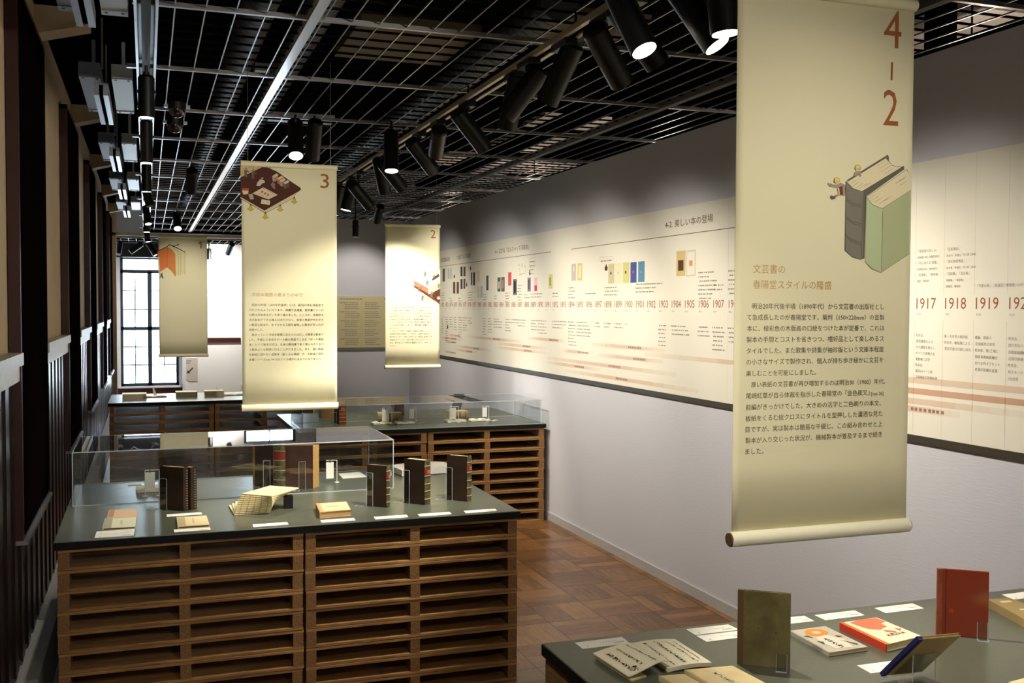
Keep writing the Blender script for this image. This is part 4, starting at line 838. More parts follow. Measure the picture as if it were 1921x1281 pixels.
def stand_book(name, label, A, B, C, h, cover, spine, pages=M_PAGE, label_band=True, lean=0):
    """standing book: A far end of the cover's foot, B the foot of the joint, C far foot of the spine"""
    A, B, C = [Vector((p.x, p.y, ZT)) for p in (A, B, C)]
    ux = (B-A); w = ux.length; ux.normalize(); uy = (C-B); t = uy.length; uy.normalize(); up = Vector((0, 0, 1))
    uy = (uy-ux*uy.dot(ux)).normalized()
    e = empty(name, A, label, 'book', 'books on the tables'); k = .003
    MB().obox(A+ux*w/2+uy*k/2+up*h/2, ux*w/2, uy*k/2, up*h/2).obox(A+ux*w/2+uy*(t-k/2)+up*h/2, ux*w/2, uy*k/2, up*h/2).build('cover_board', cover, e, bevel=.0012)
    MB().obox(A+ux*(w*.49)+uy*t/2+up*(h*.5), ux*(w*.48), uy*(t/2-k), up*(h/2-.004)).build('page_block', pages, e)
    n = 10; P = []
    for i in range(n+1):
        a = PI*i/n; P.append(A+ux*(w-.002+.009*math.sin(a))+uy*(t/2-math.cos(a)*t/2))
    sp = MB().prism(P, up*h).build('spine', spine, e, smooth=True)
    if label_band:
        def band(z0, z1, ex, mtl, nm):
            Q = [A+up*z0+ux*(w-.002+(.009+ex)*math.sin(PI*i/n))+uy*(t/2-math.cos(PI*i/n)*(t/2+ex*.3)) for i in range(n+1)]
            return Q, up*(z1-z0), mtl, nm
        rb = MB()
        for q in (.12, .3, .46, .64, .86): Q, vv, _, _ = band(h*q, h*q+.004, .0022, None, ''); rb.prism(Q, vv)
        rb.build('raised_band', M_GOLD, sp)
        Q, vv, _, _ = band(h*.665, h*.8, .0012, None, ''); MB().prism(Q, vv).build('spine_label', M_REDLAB, sp)
        gt = MB()
        for zz in (.71, .75):
            c = A+ux*(w+.0086)+uy*t/2+up*h*zz; gt.obox(c, uy*t*.25, ux*.0006, up*.002)
        gt.build('gold_title', M_GOLD, sp)
    return e, A, ux, uy, w, t, h
def bookend(label, A, ux, uy, off=.0, ww=.036, hh=.165, back=.11):
    """bent clear acrylic support: foot plate and upright just before the cover"""
    up = Vector((0, 0, 1)); c = A+ux*off-uy*.006
    e = empty('acrylic_bookend', c, label, 'bookend', 'clear acrylic bookends'); t = .0012
    pl_ = MB().obox(c+ux*ww/2+up*hh/2, ux*ww/2, uy*t, up*hh/2).build('upright', M_ACR, e)
    MB().obox(c-ux*.025-uy*.012+up*(t+.0002), ux*.025, uy*.018, up*t).build('foot_plate', M_ACR, e)
    ed = MB()
    for s in (0, 1): ed.obox(c+ux*ww*s+up*hh/2, ux*.0007, uy*t*1.2, up*hh/2)
    ed.obox(c+ux*ww/2+up*hh, ux*ww/2, uy*t*1.2, up*.0007).obox(c-ux*.05-uy*.012+up*.0013, ux*.0008, uy*.018, up*t).obox(c-ux*.025-uy*.03+up*.0013, ux*.025, uy*.0008, up*t)
    ed.build('polished_edge', M_EDGE, pl_)
for nm, a, h in (('leftmost', ((688.5,948.7),(725.2,952),(735.9,950.9)), .205), ('middle', ((758,942.7),(796.8,947.4),(812.7,945.3)), .222), ('rightmost', ((838,937),(876.4,941.2),(889.5,939.7)), .229)):
    r = stand_book('leather_book', '%s of three dark leather books standing with red spine labels, front table' % nm, *[T(*p) for p in a], h, M_LEATHER, M_LEATHER2)
    bookend('clear acrylic bookend holding the %s of three dark standing books' % nm, r[1], r[2], r[3])
r = stand_book('leather_book', 'left one of a pair of thick dark brown standing books', T(300,955), T(344,959), T(354,956.5), .21, M_LEATHER, M_LEATHER, label_band=False)
bookend('clear acrylic bookend before the pair of thick dark standing books', r[1], r[2], r[3], off=.0, ww=.045, hh=.15)
e2, A, ux, uy, w_, t_, h_ = r
dots = MB()
for q in range(16): dots.obox(A+ux*(w_+.0075)+uy*t_/2+Vector((0, 0, .012+q*.012)), uy*.003, ux*.0008, Vector((0, 0, .0016)))
dots.build('gold_tooling', M_GOLD, e2)
A2 = A+uy*(t_+.004)
B2 = A2+ux*w_; C2 = B2+uy*.045
r2 = stand_book('leather_book', 'right one of a pair of thick dark brown standing books', A2+ux*.012, B2+ux*.012, C2+ux*.012, .205, M_LEATHER, M_LEATHER, label_band=False)
dots = MB()
for q in range(16): dots.obox(r2[1]+r2[2]*(r2[4]+.0075)+r2[3]*r2[5]/2+Vector((0, 0, .012+q*.012)), r2[3]*.003, r2[2]*.0008, Vector((0, 0, .0016)))
dots.build('gold_tooling', M_GOLD, r2[0])

def flat_book(name, label, P, t, cover, pages=M_PAGE, parts=(), zbase=ZT, spine_side=3, spine=None):
    """closed book lying flat; P four corners (world, top face) far-left, far-right, near-right, near-left"""
    P = [Vector((p.x, p.y, zbase+.0004)) for p in P]; up = Vector((0, 0, 1)); c = sum(P, Vector())/4
    e = empty(name, c, label, 'book', 'books on the tables'); k = min(.0025, t*.25)
    I = [c+(p-c)*.965 for p in P]
    MB().hexa(P, [p+up*k for p in P]).hexa([p+up*(t-k) for p in P], [p+up*t for p in P]).build('cover_board', cover, e, bevel=.0006)
    MB().hexa([p+up*k for p in I], [p+up*(t-k) for p in I]).build('page_block', pages, e)
    a, b = P[spine_side], P[(spine_side+1) % 4]; n = ((a+b)/2-c).normalized()*.002
    MB().hexa([a+n, b+n, b-n, a-n], [q+up*t for q in (a+n, b+n, b-n, a-n)]).build('spine', spine or cover, e)
    ux, uy = P[1]-P[0], P[3]-P[0]; o = P[0]+up*(t+.0004)
    for nm, col, pts in parts:
        mb = MB(); pl = pts if isinstance(pts[0][0], (list, tuple)) else [pts]
        for i, q in enumerate(pl):
            if len(q) == 2 or (len(q) > 0 and nm.startswith('brush')): mb.line([o+ux*x+uy*y for x, y in q], .0018, up)
            else: mb.poly([o+ux*x+uy*y+up*.0001*i for x, y in q])
        mb.build(nm, flat(col), e); o = o+up*.0002
    return e
sq = lambda a, b, c, d: [(a, b), (c, b), (c, d), (a, d)]
def glyphs(x0, y0, x1, y1, n, vertical=True, j=.02):
    out = []
    for i in range(n):
        t = i/n; x, y = x0+(x1-x0)*t, y0+(y1-y0)*t
        for q in range(2):
            p = [(x+random.uniform(-j, j), y+random.uniform(-j, j)) for _ in range(3)]; out.append(p)
    return out
up = Vector((0, 0, 1))
zz = ZT+.008
flat_book('notebook', 'pale pinkish paper notebook, rear of two lying at left of the front table', [T(u, v, zz) for u, v in z3((1000,125),(1425,112),(1415,235),(968,245))], .006, mat('pink_paper', (214, 184, 148), .8, spec=.1), parts=[('title_strip', (176, 140, 104), sq(.03, .05, .2, .95))])
flat_book('notebook', 'pale green-white paper notebook, front of two lying at left of the front table', [T(u, v, zz+.004) for u, v in z3((940,255),(1405,238),(1392,378),(905,402))], .011, mat('green_white_paper', (214, 214, 184), .8, spec=.1), pages=mat('brown_edge', (92, 70, 46), .8), parts=[('title_strip', (168, 164, 140), sq(.02, .02, .25, .98)), ('brush_mark', (150, 144, 116), glyphs(.55, .3, .55, .8, 4, j=.04))])
flat_book('small_book', 'small cream book lying left of the fanned booklets', [T(u, v, zz+.004) for u, v in zf((503,935),(775,920),(803,1003),(515,1022))], .012, mat('cream_paper', (216, 202, 156), .8, spec=.1), pages=mat('brown_edge', (92, 70, 46), .8), parts=[('title_strip', (182, 164, 122), sq(.03, .05, .25, .95)), ('brush_mark', (150, 140, 100), glyphs(.52, .35, .52, .75, 4, j=.04))])
M_BOXW = mat('book_cloth_tan', (186, 150, 104), .7, spec=.2)
flat_book('wooden_edged_book', 'thick tan flat book with a cream printed cover right of the fanned booklets', [T(u, v, ZT+.03) for u, v in ((593,944),(650,940.5),(658.5,956),(600.5,961))], .03, M_BOXW, pages=M_BOXW, parts=[('printed_cover', (214, 198, 146), sq(.12, .08, .97, .92)), ('brush_title', (150, 122, 80), glyphs(.3, .45, .8, .45, 10, j=.06))])
# fanned stack of booklets turning as they rise
BK = mat('booklet_paper', (218, 204, 156), .8, spec=.1, vary=.05, scale=20)
c0 = Vector((.455, 5.02, ZT)); nb = 12; hgt = .0078
for i in range(nb):
    f = i/(nb-1); a = .03-.72*f**1.1
    ca, sa = math.cos(a), math.sin(a); X, Y = Vector((ca, sa, 0)), Vector((-sa, ca, 0))
    c = c0+Vector((.10*f, -.045*f+.012*f*f, 0)); z = ZT+.0004+i*hgt
    e = empty('thin_booklet', (c.x, c.y, z), '%s thin cream booklet from the bottom of the fanned stack' % ORD[i], 'booklet', 'booklets of the fanned stack')
    MB().obox((c.x, c.y, z+.0034), X*.082, Y*.118, Vector((0, 0, .0033))).build('booklet', BK, e, bevel=.0012); bo_ = e.children[-1]
    st = MB()
    for q in range(5): st.obox(Vector((c.x, c.y, z+.0034))-Y*.1182+X*(-.06+.03*q), X*.0018, Y*.0004, Vector((0, 0, .0024)))
    st.build('binding_thread', flat((158, 130, 86)), bo_)
e = empty('support_block', (.665, 5.0, ZT), 'small black support block under the overhanging booklets of the fanned stack', 'support')
MB().box(.62, 4.985, ZT, .66, 5.03, ZT+.06).build('block', M_BLACK, e)

# open dark book standing in the case, spine toward the viewer
zt_ = lambda x, y: (230+x/4.926, 780+y/4.926)
e = empty('open_standing_book', (.68, 5.6, ZT), 'open dark brown book standing in the glass case with its red-labelled spine in front', 'book', 'books on the tables')
S0, S1 = T(513, 916.5), T(536, 917); hL = .235
L0, R0 = T(481, 913), T(578, 918)
L0.z = R0.z = S0.z = S1.z = ZT
d1 = (L0-S0).normalized(); d2 = (R0-S1).normalized()
L0 = S0+d1*.12+Vector((0, .05, 0)); R0 = S1+d2*.155+Vector((0, .03, 0))
for nm, a, b_ in (('left_cover', L0, S0), ('right_cover', S1, R0)):
    d = (b_-a); n_ = Vector((-d.y, d.x, 0)).normalized()*.002
    MB().prism([a-n_, b_-n_, b_+n_, a+n_], up*hL).build(nm, M_LEATHER3, e)
bk_ = Vector((0, .05, 0))
MB().prism([S0+(L0-S0)*.0+Vector((0, .004, 0)), S0+(L0-S0)*.97+Vector((0, .004, 0)), S0+(L0-S0)*.98+Vector((-.012, .03, 0)), S0+Vector((.02, .04, 0))], up*(hL-.006)).prism([S1+(R0-S1)*.97+Vector((0, .004, 0)), S1+Vector((0, .004, 0)), S1+Vector((-.01, .075, 0)), S1+(R0-S1)*1.0+Vector((.042, .06, 0))], up*(hL-.006)).build('page_block', mat('tan_pages', (206, 166, 98), .8, rgb2=(150, 108, 58), scale=90, stretch=(6, 6, .3)), e)
Q = [S0+(S1-S0)*(i/8)+Vector((0, -.008*math.sin(PI*i/8), 0)) for i in range(9)]
MB().prism(Q+[S1+Vector((0, .01, 0)), S0+Vector((0, .01, 0))], up*hL).build('spine', M_LEATHER2, e, smooth=True)
Q2 = [q+Vector((0, -.001, 0)) for q in Q]
MB().prism([q+up*hL*.68 for q in Q2]+[Q2[-1]+up*hL*.68+Vector((0, .01, 0)), Q2[0]+up*hL*.68+Vector((0, .01, 0))], up*hL*.15).build('spine_label', M_REDLAB, e)
rb = MB()
for q in (.2, .42, .65, .86): rb.prism([p+up*hL*q for p in Q2]+[Q2[-1]+up*hL*q+Vector((0, .01, 0)), Q2[0]+up*hL*q+Vector((0, .01, 0))], up*.003)
rb.build('raised_band', M_GOLD, e)
for j, (p, nm) in enumerate(((S0+(L0-S0)*.62, 'left'), (S1+(R0-S1)*.45, 'right'))):
    bookend('clear acrylic support against the %s cover of the open standing book' % nm, p+Vector((0, -.06 if j == 0 else -.03, 0)), Vector((1, 0, 0)), Vector((0, 1, 0)), 0, .035, .15)

def tag_stand(px, h, label, frame=False, scale=1.0, two=False):
    """little white stand with a hanging caption strip"""
    p = T(*px); e = empty('tag_stand', (p.x, p.y, ZT), label, 'tag stand', 'white tag stands'); wm = mat('white_wire', (232, 230, 222), .5)
    w_ = .06*scale; r = .002
    mb = MB().cyl((p.x, p.y, ZT), (p.x, p.y, ZT+.004), .014*scale, .014*scale, 16)
    mb.tube([(p.x, p.y, ZT), (p.x, p.y, ZT+h), (p.x-w_, p.y, ZT+h)], r)
    if two: mb.tube([(p.x-w_, p.y, ZT+h), (p.x-w_, p.y, ZT)], r); mb.cyl((p.x-w_, p.y, ZT), (p.x-w_, p.y, ZT+.004), .014*scale, .014*scale, 16)
    mb.build('stand', wm, e)
    x = p.x-w_*.65; tw = .021*scale
    MB().box(x-tw, p.y-.003, ZT+h*.2, x+tw, p.y-.002, ZT+h*.93).build('caption_strip', M_PAPER, e)
    MB().box(x-.002, p.y-.004, ZT+h*.9, x+.002, p.y-.001, ZT+h+.004).build('clip', M_BLACK, e)
tag_stand((632, 905), .125, 'white tag stand right of the open standing book in the glass case')
tag_stand((299, 930), .135, 'white tag stand with a beige strip at the left in the glass case', two=True, scale=1.15)
def open_book(label, c, ang, w, d, t, page=M_PAGEW, cover=M_LEATHER3, lift=.012, cat='book', edge=None, zb=ZT):
    """open book lying flat, pages bulging from the fold"""
    e = empty('open_book', (c[0], c[1], zb), label, cat, 'open books on the tables'); ca, sa = math.cos(ang), math.sin(ang)
    X, Y = Vector((ca, sa, 0)), Vector((-sa, ca, 0)); O = Vector((c[0], c[1], zb))
    MB().obox(O+up*.0016, X*(w/2+.004), Y*(d/2+.004), up*.0014).build('cover', cover, e)
    for s, nm in ((-1, 'left_pages'), (1, 'right_pages')):
        n = 8; prof = [(s*w/2*i/n, t*(.35+.65*math.sin(min(1, i/n*2.2)*PI/2))*(1-.25*(i/n)**2)) for i in range(n+1)]
        pts = [O+X*x+up*(.003+z)-Y*d/2 for x, z in prof]+[O+X*s*w/2+up*.003-Y*d/2, O+up*.003-Y*d/2]
        MB().prism(pts if s < 0 else pts[::-1], Y*d).build(nm, edge or page, e, smooth=True)
    return e, O, X, Y
p = T(788, 886); e, O, X, Y = open_book('large open white book behind the middle standing book, outside the case', (p.x+.02, p.y, 0), .12, .34, .2, .045, page=M_PAPER)
p = T(281, 921); open_book('small open book under the beige tag at the left in the glass case', (p.x, p.y, 0), .05, .13, .1, .022, cover=M_REDLAB)
P = [T(u, v, ZT+.0012) for u, v in [(500+x/3.43, 720+y/3.43) for x, y in ((462,577),(600,565),(650,598),(492,608))]]
tag(MB().hexa([Vector((q.x, q.y, ZT+.0002)) for q in P], P).build('paper_sheet', M_PAPER), 'white paper sheet lying right of the tag stand in the glass case', 'paper')
P = [T(u, v, ZT+.0012) for u, v in ((240, 908.5), (264, 907), (266, 909.5), (240, 911))]
tag(MB().hexa([Vector((q.x, q.y, ZT+.0002)) for q in P], P).build('paper_sheet', M_PAPER), 'narrow white paper strip at the far left in the glass case', 'paper')

# ---- table by the printed wall
def far_t(u, v): return T(u, v)
for nm, (u, v), h, w_, t_, cm, lab in (('leather_book', (636, 796), .17, .05, .075, M_LEATHER3, 'red-brown leather book standing right below banner 3 on the far table'),):
    p = far_t(u, v); r = stand_book(nm, lab, Vector((p.x-.02, p.y+.12, 0)), Vector((p.x, p.y, 0)), Vector((p.x+.062, p.y+.012, 0)), .18, M_LEATHER3, mat('red_brown_spine', (136, 62, 36), .4, spec=.4))
    bookend('clear acrylic bookend left of the red-brown leather book', Vector((p.x-.07, p.y+.01, ZT)), Vector((1, 0, 0)), Vector((0, 1, 0)), 0, .05, .1)
p = far_t(602, 785)
stand_book('cloth_book', 'ochre cloth book standing behind the roll of banner 3 on the far table', Vector((p.x-.005, p.y+.1, 0)), Vector((p.x, p.y, 0)), Vector((p.x+.115, p.y+.01, 0)), .12, mat('ochre_cloth', (150, 110, 62), .6), mat('ochre_spine', (140, 100, 56), .6), label_band=False)
p = far_t(740, 780)
stand_book('cloth_book', 'dark brown book standing at the rear of the far table', Vector((p.x-.0, p.y+.13, 0)), Vector((p.x, p.y, 0)), Vector((p.x+.09, p.y+.01, 0)), .125, M_LEATHER3, mat('brown_spine', (92, 66, 48), .5), label_band=False)
def worn_book(label, c, ang, w, d, t, top):
    """worn old book lying flat with a rounded spine toward the viewer"""
    e = empty('worn_book', (c.x, c.y, ZT), label, 'book', 'books on the tables'); ca, sa = math.cos(ang), math.sin(ang); X, Y = Vector((ca, sa, 0)), Vector((-sa, ca, 0)); O = Vector((c.x, c.y+.02, ZT))
    n = 10; P = [O+up*(t/2-math.cos(PI*i/n)*t/2)-Y*(math.sin(PI*i/n)*t*.3) for i in range(n+1)]; P = [q-X*w/2 for q in P]
    MB().prism(P, X*w).build('spine', mat('worn_hide', (186, 164, 112), .7, rgb2=(120, 98, 62), scale=16, bump=.1), e, smooth=True)
    MB().obox(O+Y*d/2+up*.002, X*w/2, Y*d/2, up*.002).obox(O+Y*d/2+up*(t-.002), X*w/2, Y*d/2, up*.002).build('cover_board', top, e)
    MB().obox(O+Y*d/2+up*t/2, X*w*.48, Y*d*.48, up*(t/2-.004)).build('page_block', M_PAGE, e)
    rb = MB()
    for q in (-.3, 0, .3): rb.prism([p_+X*(w*(.5+q)-.003)-Y*.002 for p_ in P], X*.006)
    rb.build('raised_band', mat('dark_cord', (96, 76, 50), .7), e)
hide = mat('pale_hide', (206, 190, 146), .75, vary=.15, scale=8)
worn_book('worn pale book with rounded spine lying under the left framed tag on the far table', far_t(732, 792), -.15, .2, .12, .075, hide)
worn_book('worn pale book with rounded spine lying under the right framed tag on the far table', far_t(863, 787), .02, .17, .12, .07, hide)
for a in (((735, 795.5), .135, 'white framed tag stand before the left worn book on the far table', True, 1.35), ((780.5, 790), .115, 'white tag stand right of the left worn book on the far table', False, 1), ((860, 792), .135, 'white framed tag stand before the right worn book on the far table', True, 1.3), ((917, 786.5), .115, 'white tag stand at the right of the far table', False, 1)):
    tag_stand(a[0], a[1], a[2], two=a[3], scale=a[4])
for (u, v), an, w_, lab in (((718, 797), .1, .2, 'open white book lying furthest left on the front edge of the far table'), ((762, 796), .08, .2, 'open white book with grey fold second along the front edge of the far table'), ((858, 792.5), .05, .22, 'open cream book below the right worn book on the far table'), ((901, 791), .03, .19, 'open white book at the right of the front edge of the far table')):
    p = far_t(u, v); open_book(lab, (p.x, p.y+.06, 0), an, w_*.76, .09, .018, cover=M_LEATHER3)
for (u, v), lab in (((788, 795.5), 'crumpled grey paper slip on the far table between the open books'), ((927, 790.5), 'speckled grey paper slip at the right end of the open books')):
    p = far_t(u, v); mb = MB(); n = 6
    for i in range(n): mb.obox((p.x-.05+.1*i/n, p.y+.03, ZT+.004+.004*math.sin(i*1.7)), (.01, 0, .002*math.cos(i*1.7)), (0, .03, 0), (0, 0, .001))
    tag(mb.build('paper_slip', mat('grey_slip', (186, 180, 162), .8)), lab, 'paper')
e = empty('black_screen', (2.45, 8.9, ZT), 'black tilted book support panel at the rear of the far table', 'support')
p0, p1 = T(847, 772), T(863, 772)
MB().hexa([(p0.x, p0.y, ZT), (p1.x, p1.y, ZT), (p1.x, p1.y+.01, ZT), (p0.x, p0.y+.01, ZT)], [(p0.x+.04, p0.y+.05, ZT+.16), (p1.x+.06, p1.y+.05, ZT+.16), (p1.x+.06, p1.y+.06, ZT+.16), (p0.x+.04, p0.y+.06, ZT+.16)]).build('panel', M_BLACK, e)
e = empty('acrylic_block', (3.0, 9.0, ZT), 'small clear acrylic stand at the right end of the far table', 'acrylic stand')
MB().box(2.86, 8.75, ZT, 3.0, 8.756, ZT+.1).box(2.86, 8.75, ZT+.1, 3.0, 8.9, ZT+.106).build('bent_sheet', M_ACR, e)

# ---- table near the window
for (u, v), w_, lab, kd in (((252, 749), .24, 'thick pale book lying at the left end of the window table', 0), ((350, 745), .22, 'thick pale book with dark spine in the middle of the window table', 1), ((402, 743), .2, 'thick pale open book second from banner 3 on the window table', 0)):
    p = T(u, v, ZT); P = [Vector((p.x-w_/2, p.y+.2, 0)), Vector((p.x+w_/2, p.y+.2, 0)), Vector((p.x+w_/2, p.y, 0)), Vector((p.x-w_/2, p.y, 0))]
    flat_book('pale_book', lab, P, .055, mat('white_cover', (226, 220, 204), .7), pages=mat('dim_pages', (196, 180, 140), .8), spine_side=1, spine=M_LEATHER if kd else None)
for (u, v), lab in (((287, 746), 'thin open paper book right of the leftmost pale book, window table'), ((440, 742), 'thin open paper book just left of banner 3, window table')):
    p = T(u, v); open_book(lab, (p.x, p.y+.1, 0), .1, .26, .16, .014, cover=M_LEATHER)
for (u, v), lab in (((292, 744), 'upright white paper tag beside the leftmost pale book, window table'), ((412, 742), 'upright white paper tag before banner 3, window table')):
    p = T(u, v); e = empty('paper_tag', (p.x, p.y+.12, ZT), lab, 'tag')
    MB().hexa([(p.x-.02, p.y+.12, ZT), (p.x+.02, p.y+.12, ZT), (p.x+.02, p.y+.14, ZT), (p.x-.02, p.y+.14, ZT)], [(p.x-.03, p.y+.14, ZT+.08), (p.x-.02, p.y+.14, ZT+.09), (p.x-.02, p.y+.142, ZT+.09), (p.x-.03, p.y+.142, ZT+.08)]).build('tag_sheet', M_PAPER, e)

# ---- nearest table
# open manuscript with brush writing
c_ = T(1215, 1240)
e = empty('open_manuscript', (c_.x, c_.y, ZT), 'open white manuscript with brush writing at the corner of the nearest table', 'book', 'books on the tables')
nl = [T(1112.7, 1232.8), T(1178.7, 1277.5)]          # outer edge of the left leaf: rear, front
fr, ff = T(1187, 1212), T(1253, 1262)                  # fold
rr, rf = T(1265.8, 1204.7), T(1335, 1250.6)            # outer edge of the right leaf
def leaf(a0, a1, b0, b1, prof, thick, nm, mt):
    """sheet from edge a (rear, front) to edge b with a height profile, and a page block under it"""
    n = len(prof)-1; top = []; bot = []
    for i, (z0, z1) in enumerate(prof):
        f = i/n; r_ = a0.lerp(b0, f); q_ = a1.lerp(b1, f)
        top.append((Vector((r_.x, r_.y, ZT+z0)), Vector((q_.x, q_.y, ZT+z1)))); bot.append((Vector((r_.x, r_.y, ZT+max(.0005, z0-thick))), Vector((q_.x, q_.y, ZT+max(.0005, z1-thick)))))
    mb = MB()
    for i in range(n):
        mb.hexa([bot[i][0], bot[i][1], bot[i+1][1], bot[i+1][0]], [top[i][0], top[i][1], top[i+1][1], top[i+1][0]])
    return mb.build(nm, mt, e, smooth=True), top
M_LEAF = mat('manuscript_paper', (240, 232, 202), .8, spec=.15)
hl = [(.012+.004*math.sin(i/10*PI), .014+.024*math.sin(min(1, (i/10)**1.5)*PI*.55)) for i in range(11)]
hl[-1] = (.010, .03)
_, topL = leaf(nl[0], nl[1], fr, ff, hl, .0035, 'left_leaf', M_LEAF)
hr = [(.010+.004*math.sin(i/10*PI), .012+.004*math.sin(i/10*PI)) for i in range(11)]; 
_, topR = leaf(fr, ff, rr, rf, hr, .011, 'right_leaf', M_LEAF)
leaf(nl[0]+Vector((.004, -.006, 0)), nl[1]+Vector((.006, -.008, 0)), nl[0].lerp(fr, .45), nl[1].lerp(ff, .45), [(.006, .004)]*11, .0055, 'under_leaves', M_PAGE)
def on_leaf(top, x, y):
    n = len(top)-1; i = min(n-1, int(x*n)); f = x*n-i
    a = top[i][0].lerp(top[i+1][0], f); b_ = top[i][1].lerp(top[i+1][1], f); return a.lerp(b_, y)+Vector((0, 0, .0012))
mb = MB(); rnd = random.Random(3)
def column(top, x, y0, y1, n, sz, wd_):
    for i in range(n):
        y = y0+(y1-y0)*(i+.5)/n; k = rnd.randint(2, 4)
        for s_ in range(k):
            pts = [(x+rnd.uniform(-sz, sz), y+rnd.uniform(-.5, .5)*(y1-y0)/n) for _ in range(rnd.choice((2, 3, 4)))]
            mb.line([on_leaf(top, min(.99, max(.01, p[0])), min(.99, max(.01, p[1]))) for p in pts], wd_*rnd.uniform(.6, 1.3), up)
column(topL, .2, .18, .93, 9, .055, .0022); column(topL, .47, .12, .88, 11, .04, .0016); column(topL, .76, .08, .95, 14, .03, .0011); column(topL, .3, .8, .98, 2, .05, .002)
column(topR, .2, .08, .95, 12, .03, .0012); column(topR, .46, .08, .94, 12, .045, .0017); column(topR, .72, .06, .95, 14, .04, .0012); column(topR, .86, .06, .9, 12, .025, .0009)
mb.build('brush_writing', flat((44, 40, 34)), e)
PB = mat('old_paper_cover', (206, 186, 140), .8, spec=.15, vary=.1, scale=14)
q = [T(u, v, ZT+.022) for u, v in ((1285, 1256), (1374, 1248.5), (1440, 1283), (1345, 1292))]
flat_book('paper_bound_book', 'beige paper bound book with brush title at the lower edge, nearest table', q, .022, PB, pages=mat('edge_brown', (140, 98, 62), .8), parts=[('title_strip', (198, 182, 140), sq(.3, .1, .55, .9)), ('brush_title', (70, 60, 44), glyphs(.42, .3, .48, .85, 7, j=.06))])
q = [T(u, v, ZT+.014) for u, v in ((1237, 1267.5), (1285, 1264), (1310, 1281), (1290, 1290), (1262, 1284))]
q = [T(1237, 1267.5, ZT+.014), T(1283, 1264, ZT+.014), T(1330, 1290, ZT+.014), T(1280, 1295, ZT+.014)]
flat_book('paper_bound_book', 'thin beige paper bound book left of the brush title one, nearest table', q, .014, PB, pages=mat('edge_brown', (140, 98, 62), .8))
# olive standing book
A, B, C = T(1385, 1246), T(1482, 1256), T(1482.8, 1254)
M_OLIVE = mat('olive_paper_board', (116, 106, 66), .7, spec=.25, rgb2=(90, 82, 50), scale=22, bump=.05)
def cover_book(name, label, A, B, t, h, cover, spine, pages, spine_side=-1):
    """standing book whose front cover faces the viewer; spine at the left"""
    A, B = Vector((A.x, A.y, ZT)), Vector((B.x, B.y, ZT)); ux = (B-A); w_ = ux.length; ux.normalize(); n_ = Vector((-ux.y, ux.x, 0))   # n_ points away from the viewer
    e = empty(name, A, label, 'book', 'books on the tables'); k = .0025; c = A+ux*w_/2+up*h/2
    o = MB().obox(c+n_*k/2, ux*w_/2, n_*k/2, up*h/2).obox(c+n_*(t-k/2), ux*w_/2, n_*k/2, up*h/2).build('cover_board', cover, e, bevel=.001)
    MB().obox(c+n_*t/2, ux*(w_/2-.003), n_*(t/2-k), up*(h/2-.003)).build('page_block', pages, e)
    nn = 8; P = [A+n_*(t/2-math.cos(PI*i/nn)*(t/2+.0004))-ux*.004*math.sin(PI*i/nn) for i in range(nn+1)]
    P += [A+ux*.012+n_*(t+.0006), A+ux*.012-n_*.0006]
    MB().prism(P, up*h).build('spine', spine, e)
    return e, A, ux, n_, w_
r = cover_book('olive_book', 'olive green worn book standing on the nearest table, foreground', A, B, .012, .207, M_OLIVE, mat('brown_cloth_spine', (92, 66, 36), .7), M_PAGE)
MB().obox(r[1]+r[2]*(r[4]-.016)-r[3]*.0003+up*.10, r[2]*.016, r[3]*.0004, up*.1).build('worn_patch', mat('dark_olive', (98, 90, 52), .75, vary=.15, scale=30), r[0])
wl_ = MB()
for q_ in range(7): wl_.obox(r[1]+r[2]*random.uniform(.02, .12)-r[3]*.0003+up*random.uniform(.02, .19), r[2]*random.uniform(.001, .004), r[3]*.0003, up*random.uniform(.001, .003))
wl_.build('wear_mark', flat((84, 64, 44)), r[0])
def clip_stand(label, A, ux, n_, off, ww=.028, hh=.04):
    c = A+ux*off-n_*.003; e = empty('acrylic_bookend', c, label, 'bookend', 'clear acrylic bookends'); t = .0012
    MB().obox(c+ux*ww/2+up*hh/2, ux*ww/2, n_*t, up*hh/2).build('upright', M_ACR, e)
    MB().obox(c+ux*ww/2-n_*.014+up*.0014, ux*ww/2, n_*.014, up*.0012).build('foot_plate', M_ACR, e)
    ed = MB()
    for s in (0, 1): ed.obox(c+ux*ww*s+up*hh/2, ux*.0007, n_*t, up*hh/2).obox(c+ux*ww*s-n_*.014+up*.0014, ux*.0007, n_*.014, up*.0014)
    ed.obox(c+ux*ww/2-n_*.028+up*.0014, ux*ww/2, n_*.0007, up*.0014)
    ed.build('polished_edge', M_EDGE, e)
clip_stand('small clear acrylic bookend at the foot of the olive book', r[1], r[2], r[3], r[4]-.036)
M_GLOSSRED = mat('glossy_brown_red_cover', (128, 46, 26), .12, spec=.55)
r = cover_book('red_brown_book', 'glossy red-brown book standing at the right on the nearest table', T(1758, 1190), T(1853.5, 1199), .010, .2, M_GLOSSRED, mat('worn_red_spine', (150, 78, 46), .5, rgb2=(112, 48, 28), scale=40), M_PAGE)
MB().obox(r[1]+r[2]*.022-r[3]*.0003+up*.1, r[2]*.0008, r[3]*.0004, up*.1).build('hinge_groove', flat((70, 26, 16)), r[0])
em = MB(); cc = r[1]+r[2]*.038-r[3]*.0004+up*.075
em.prism([cc+r[2]*.007*math.cos(a*PI/8)+up*.008*math.sin(a*PI/8) for a in range(16)], r[3]*.0003)
em.build('cover_emblem', flat((150, 62, 42)), r[0])
clip_stand('small clear acrylic bookend at the foot of the red-brown book', r[1], r[2], r[3], r[4]-.03, .028, .05)
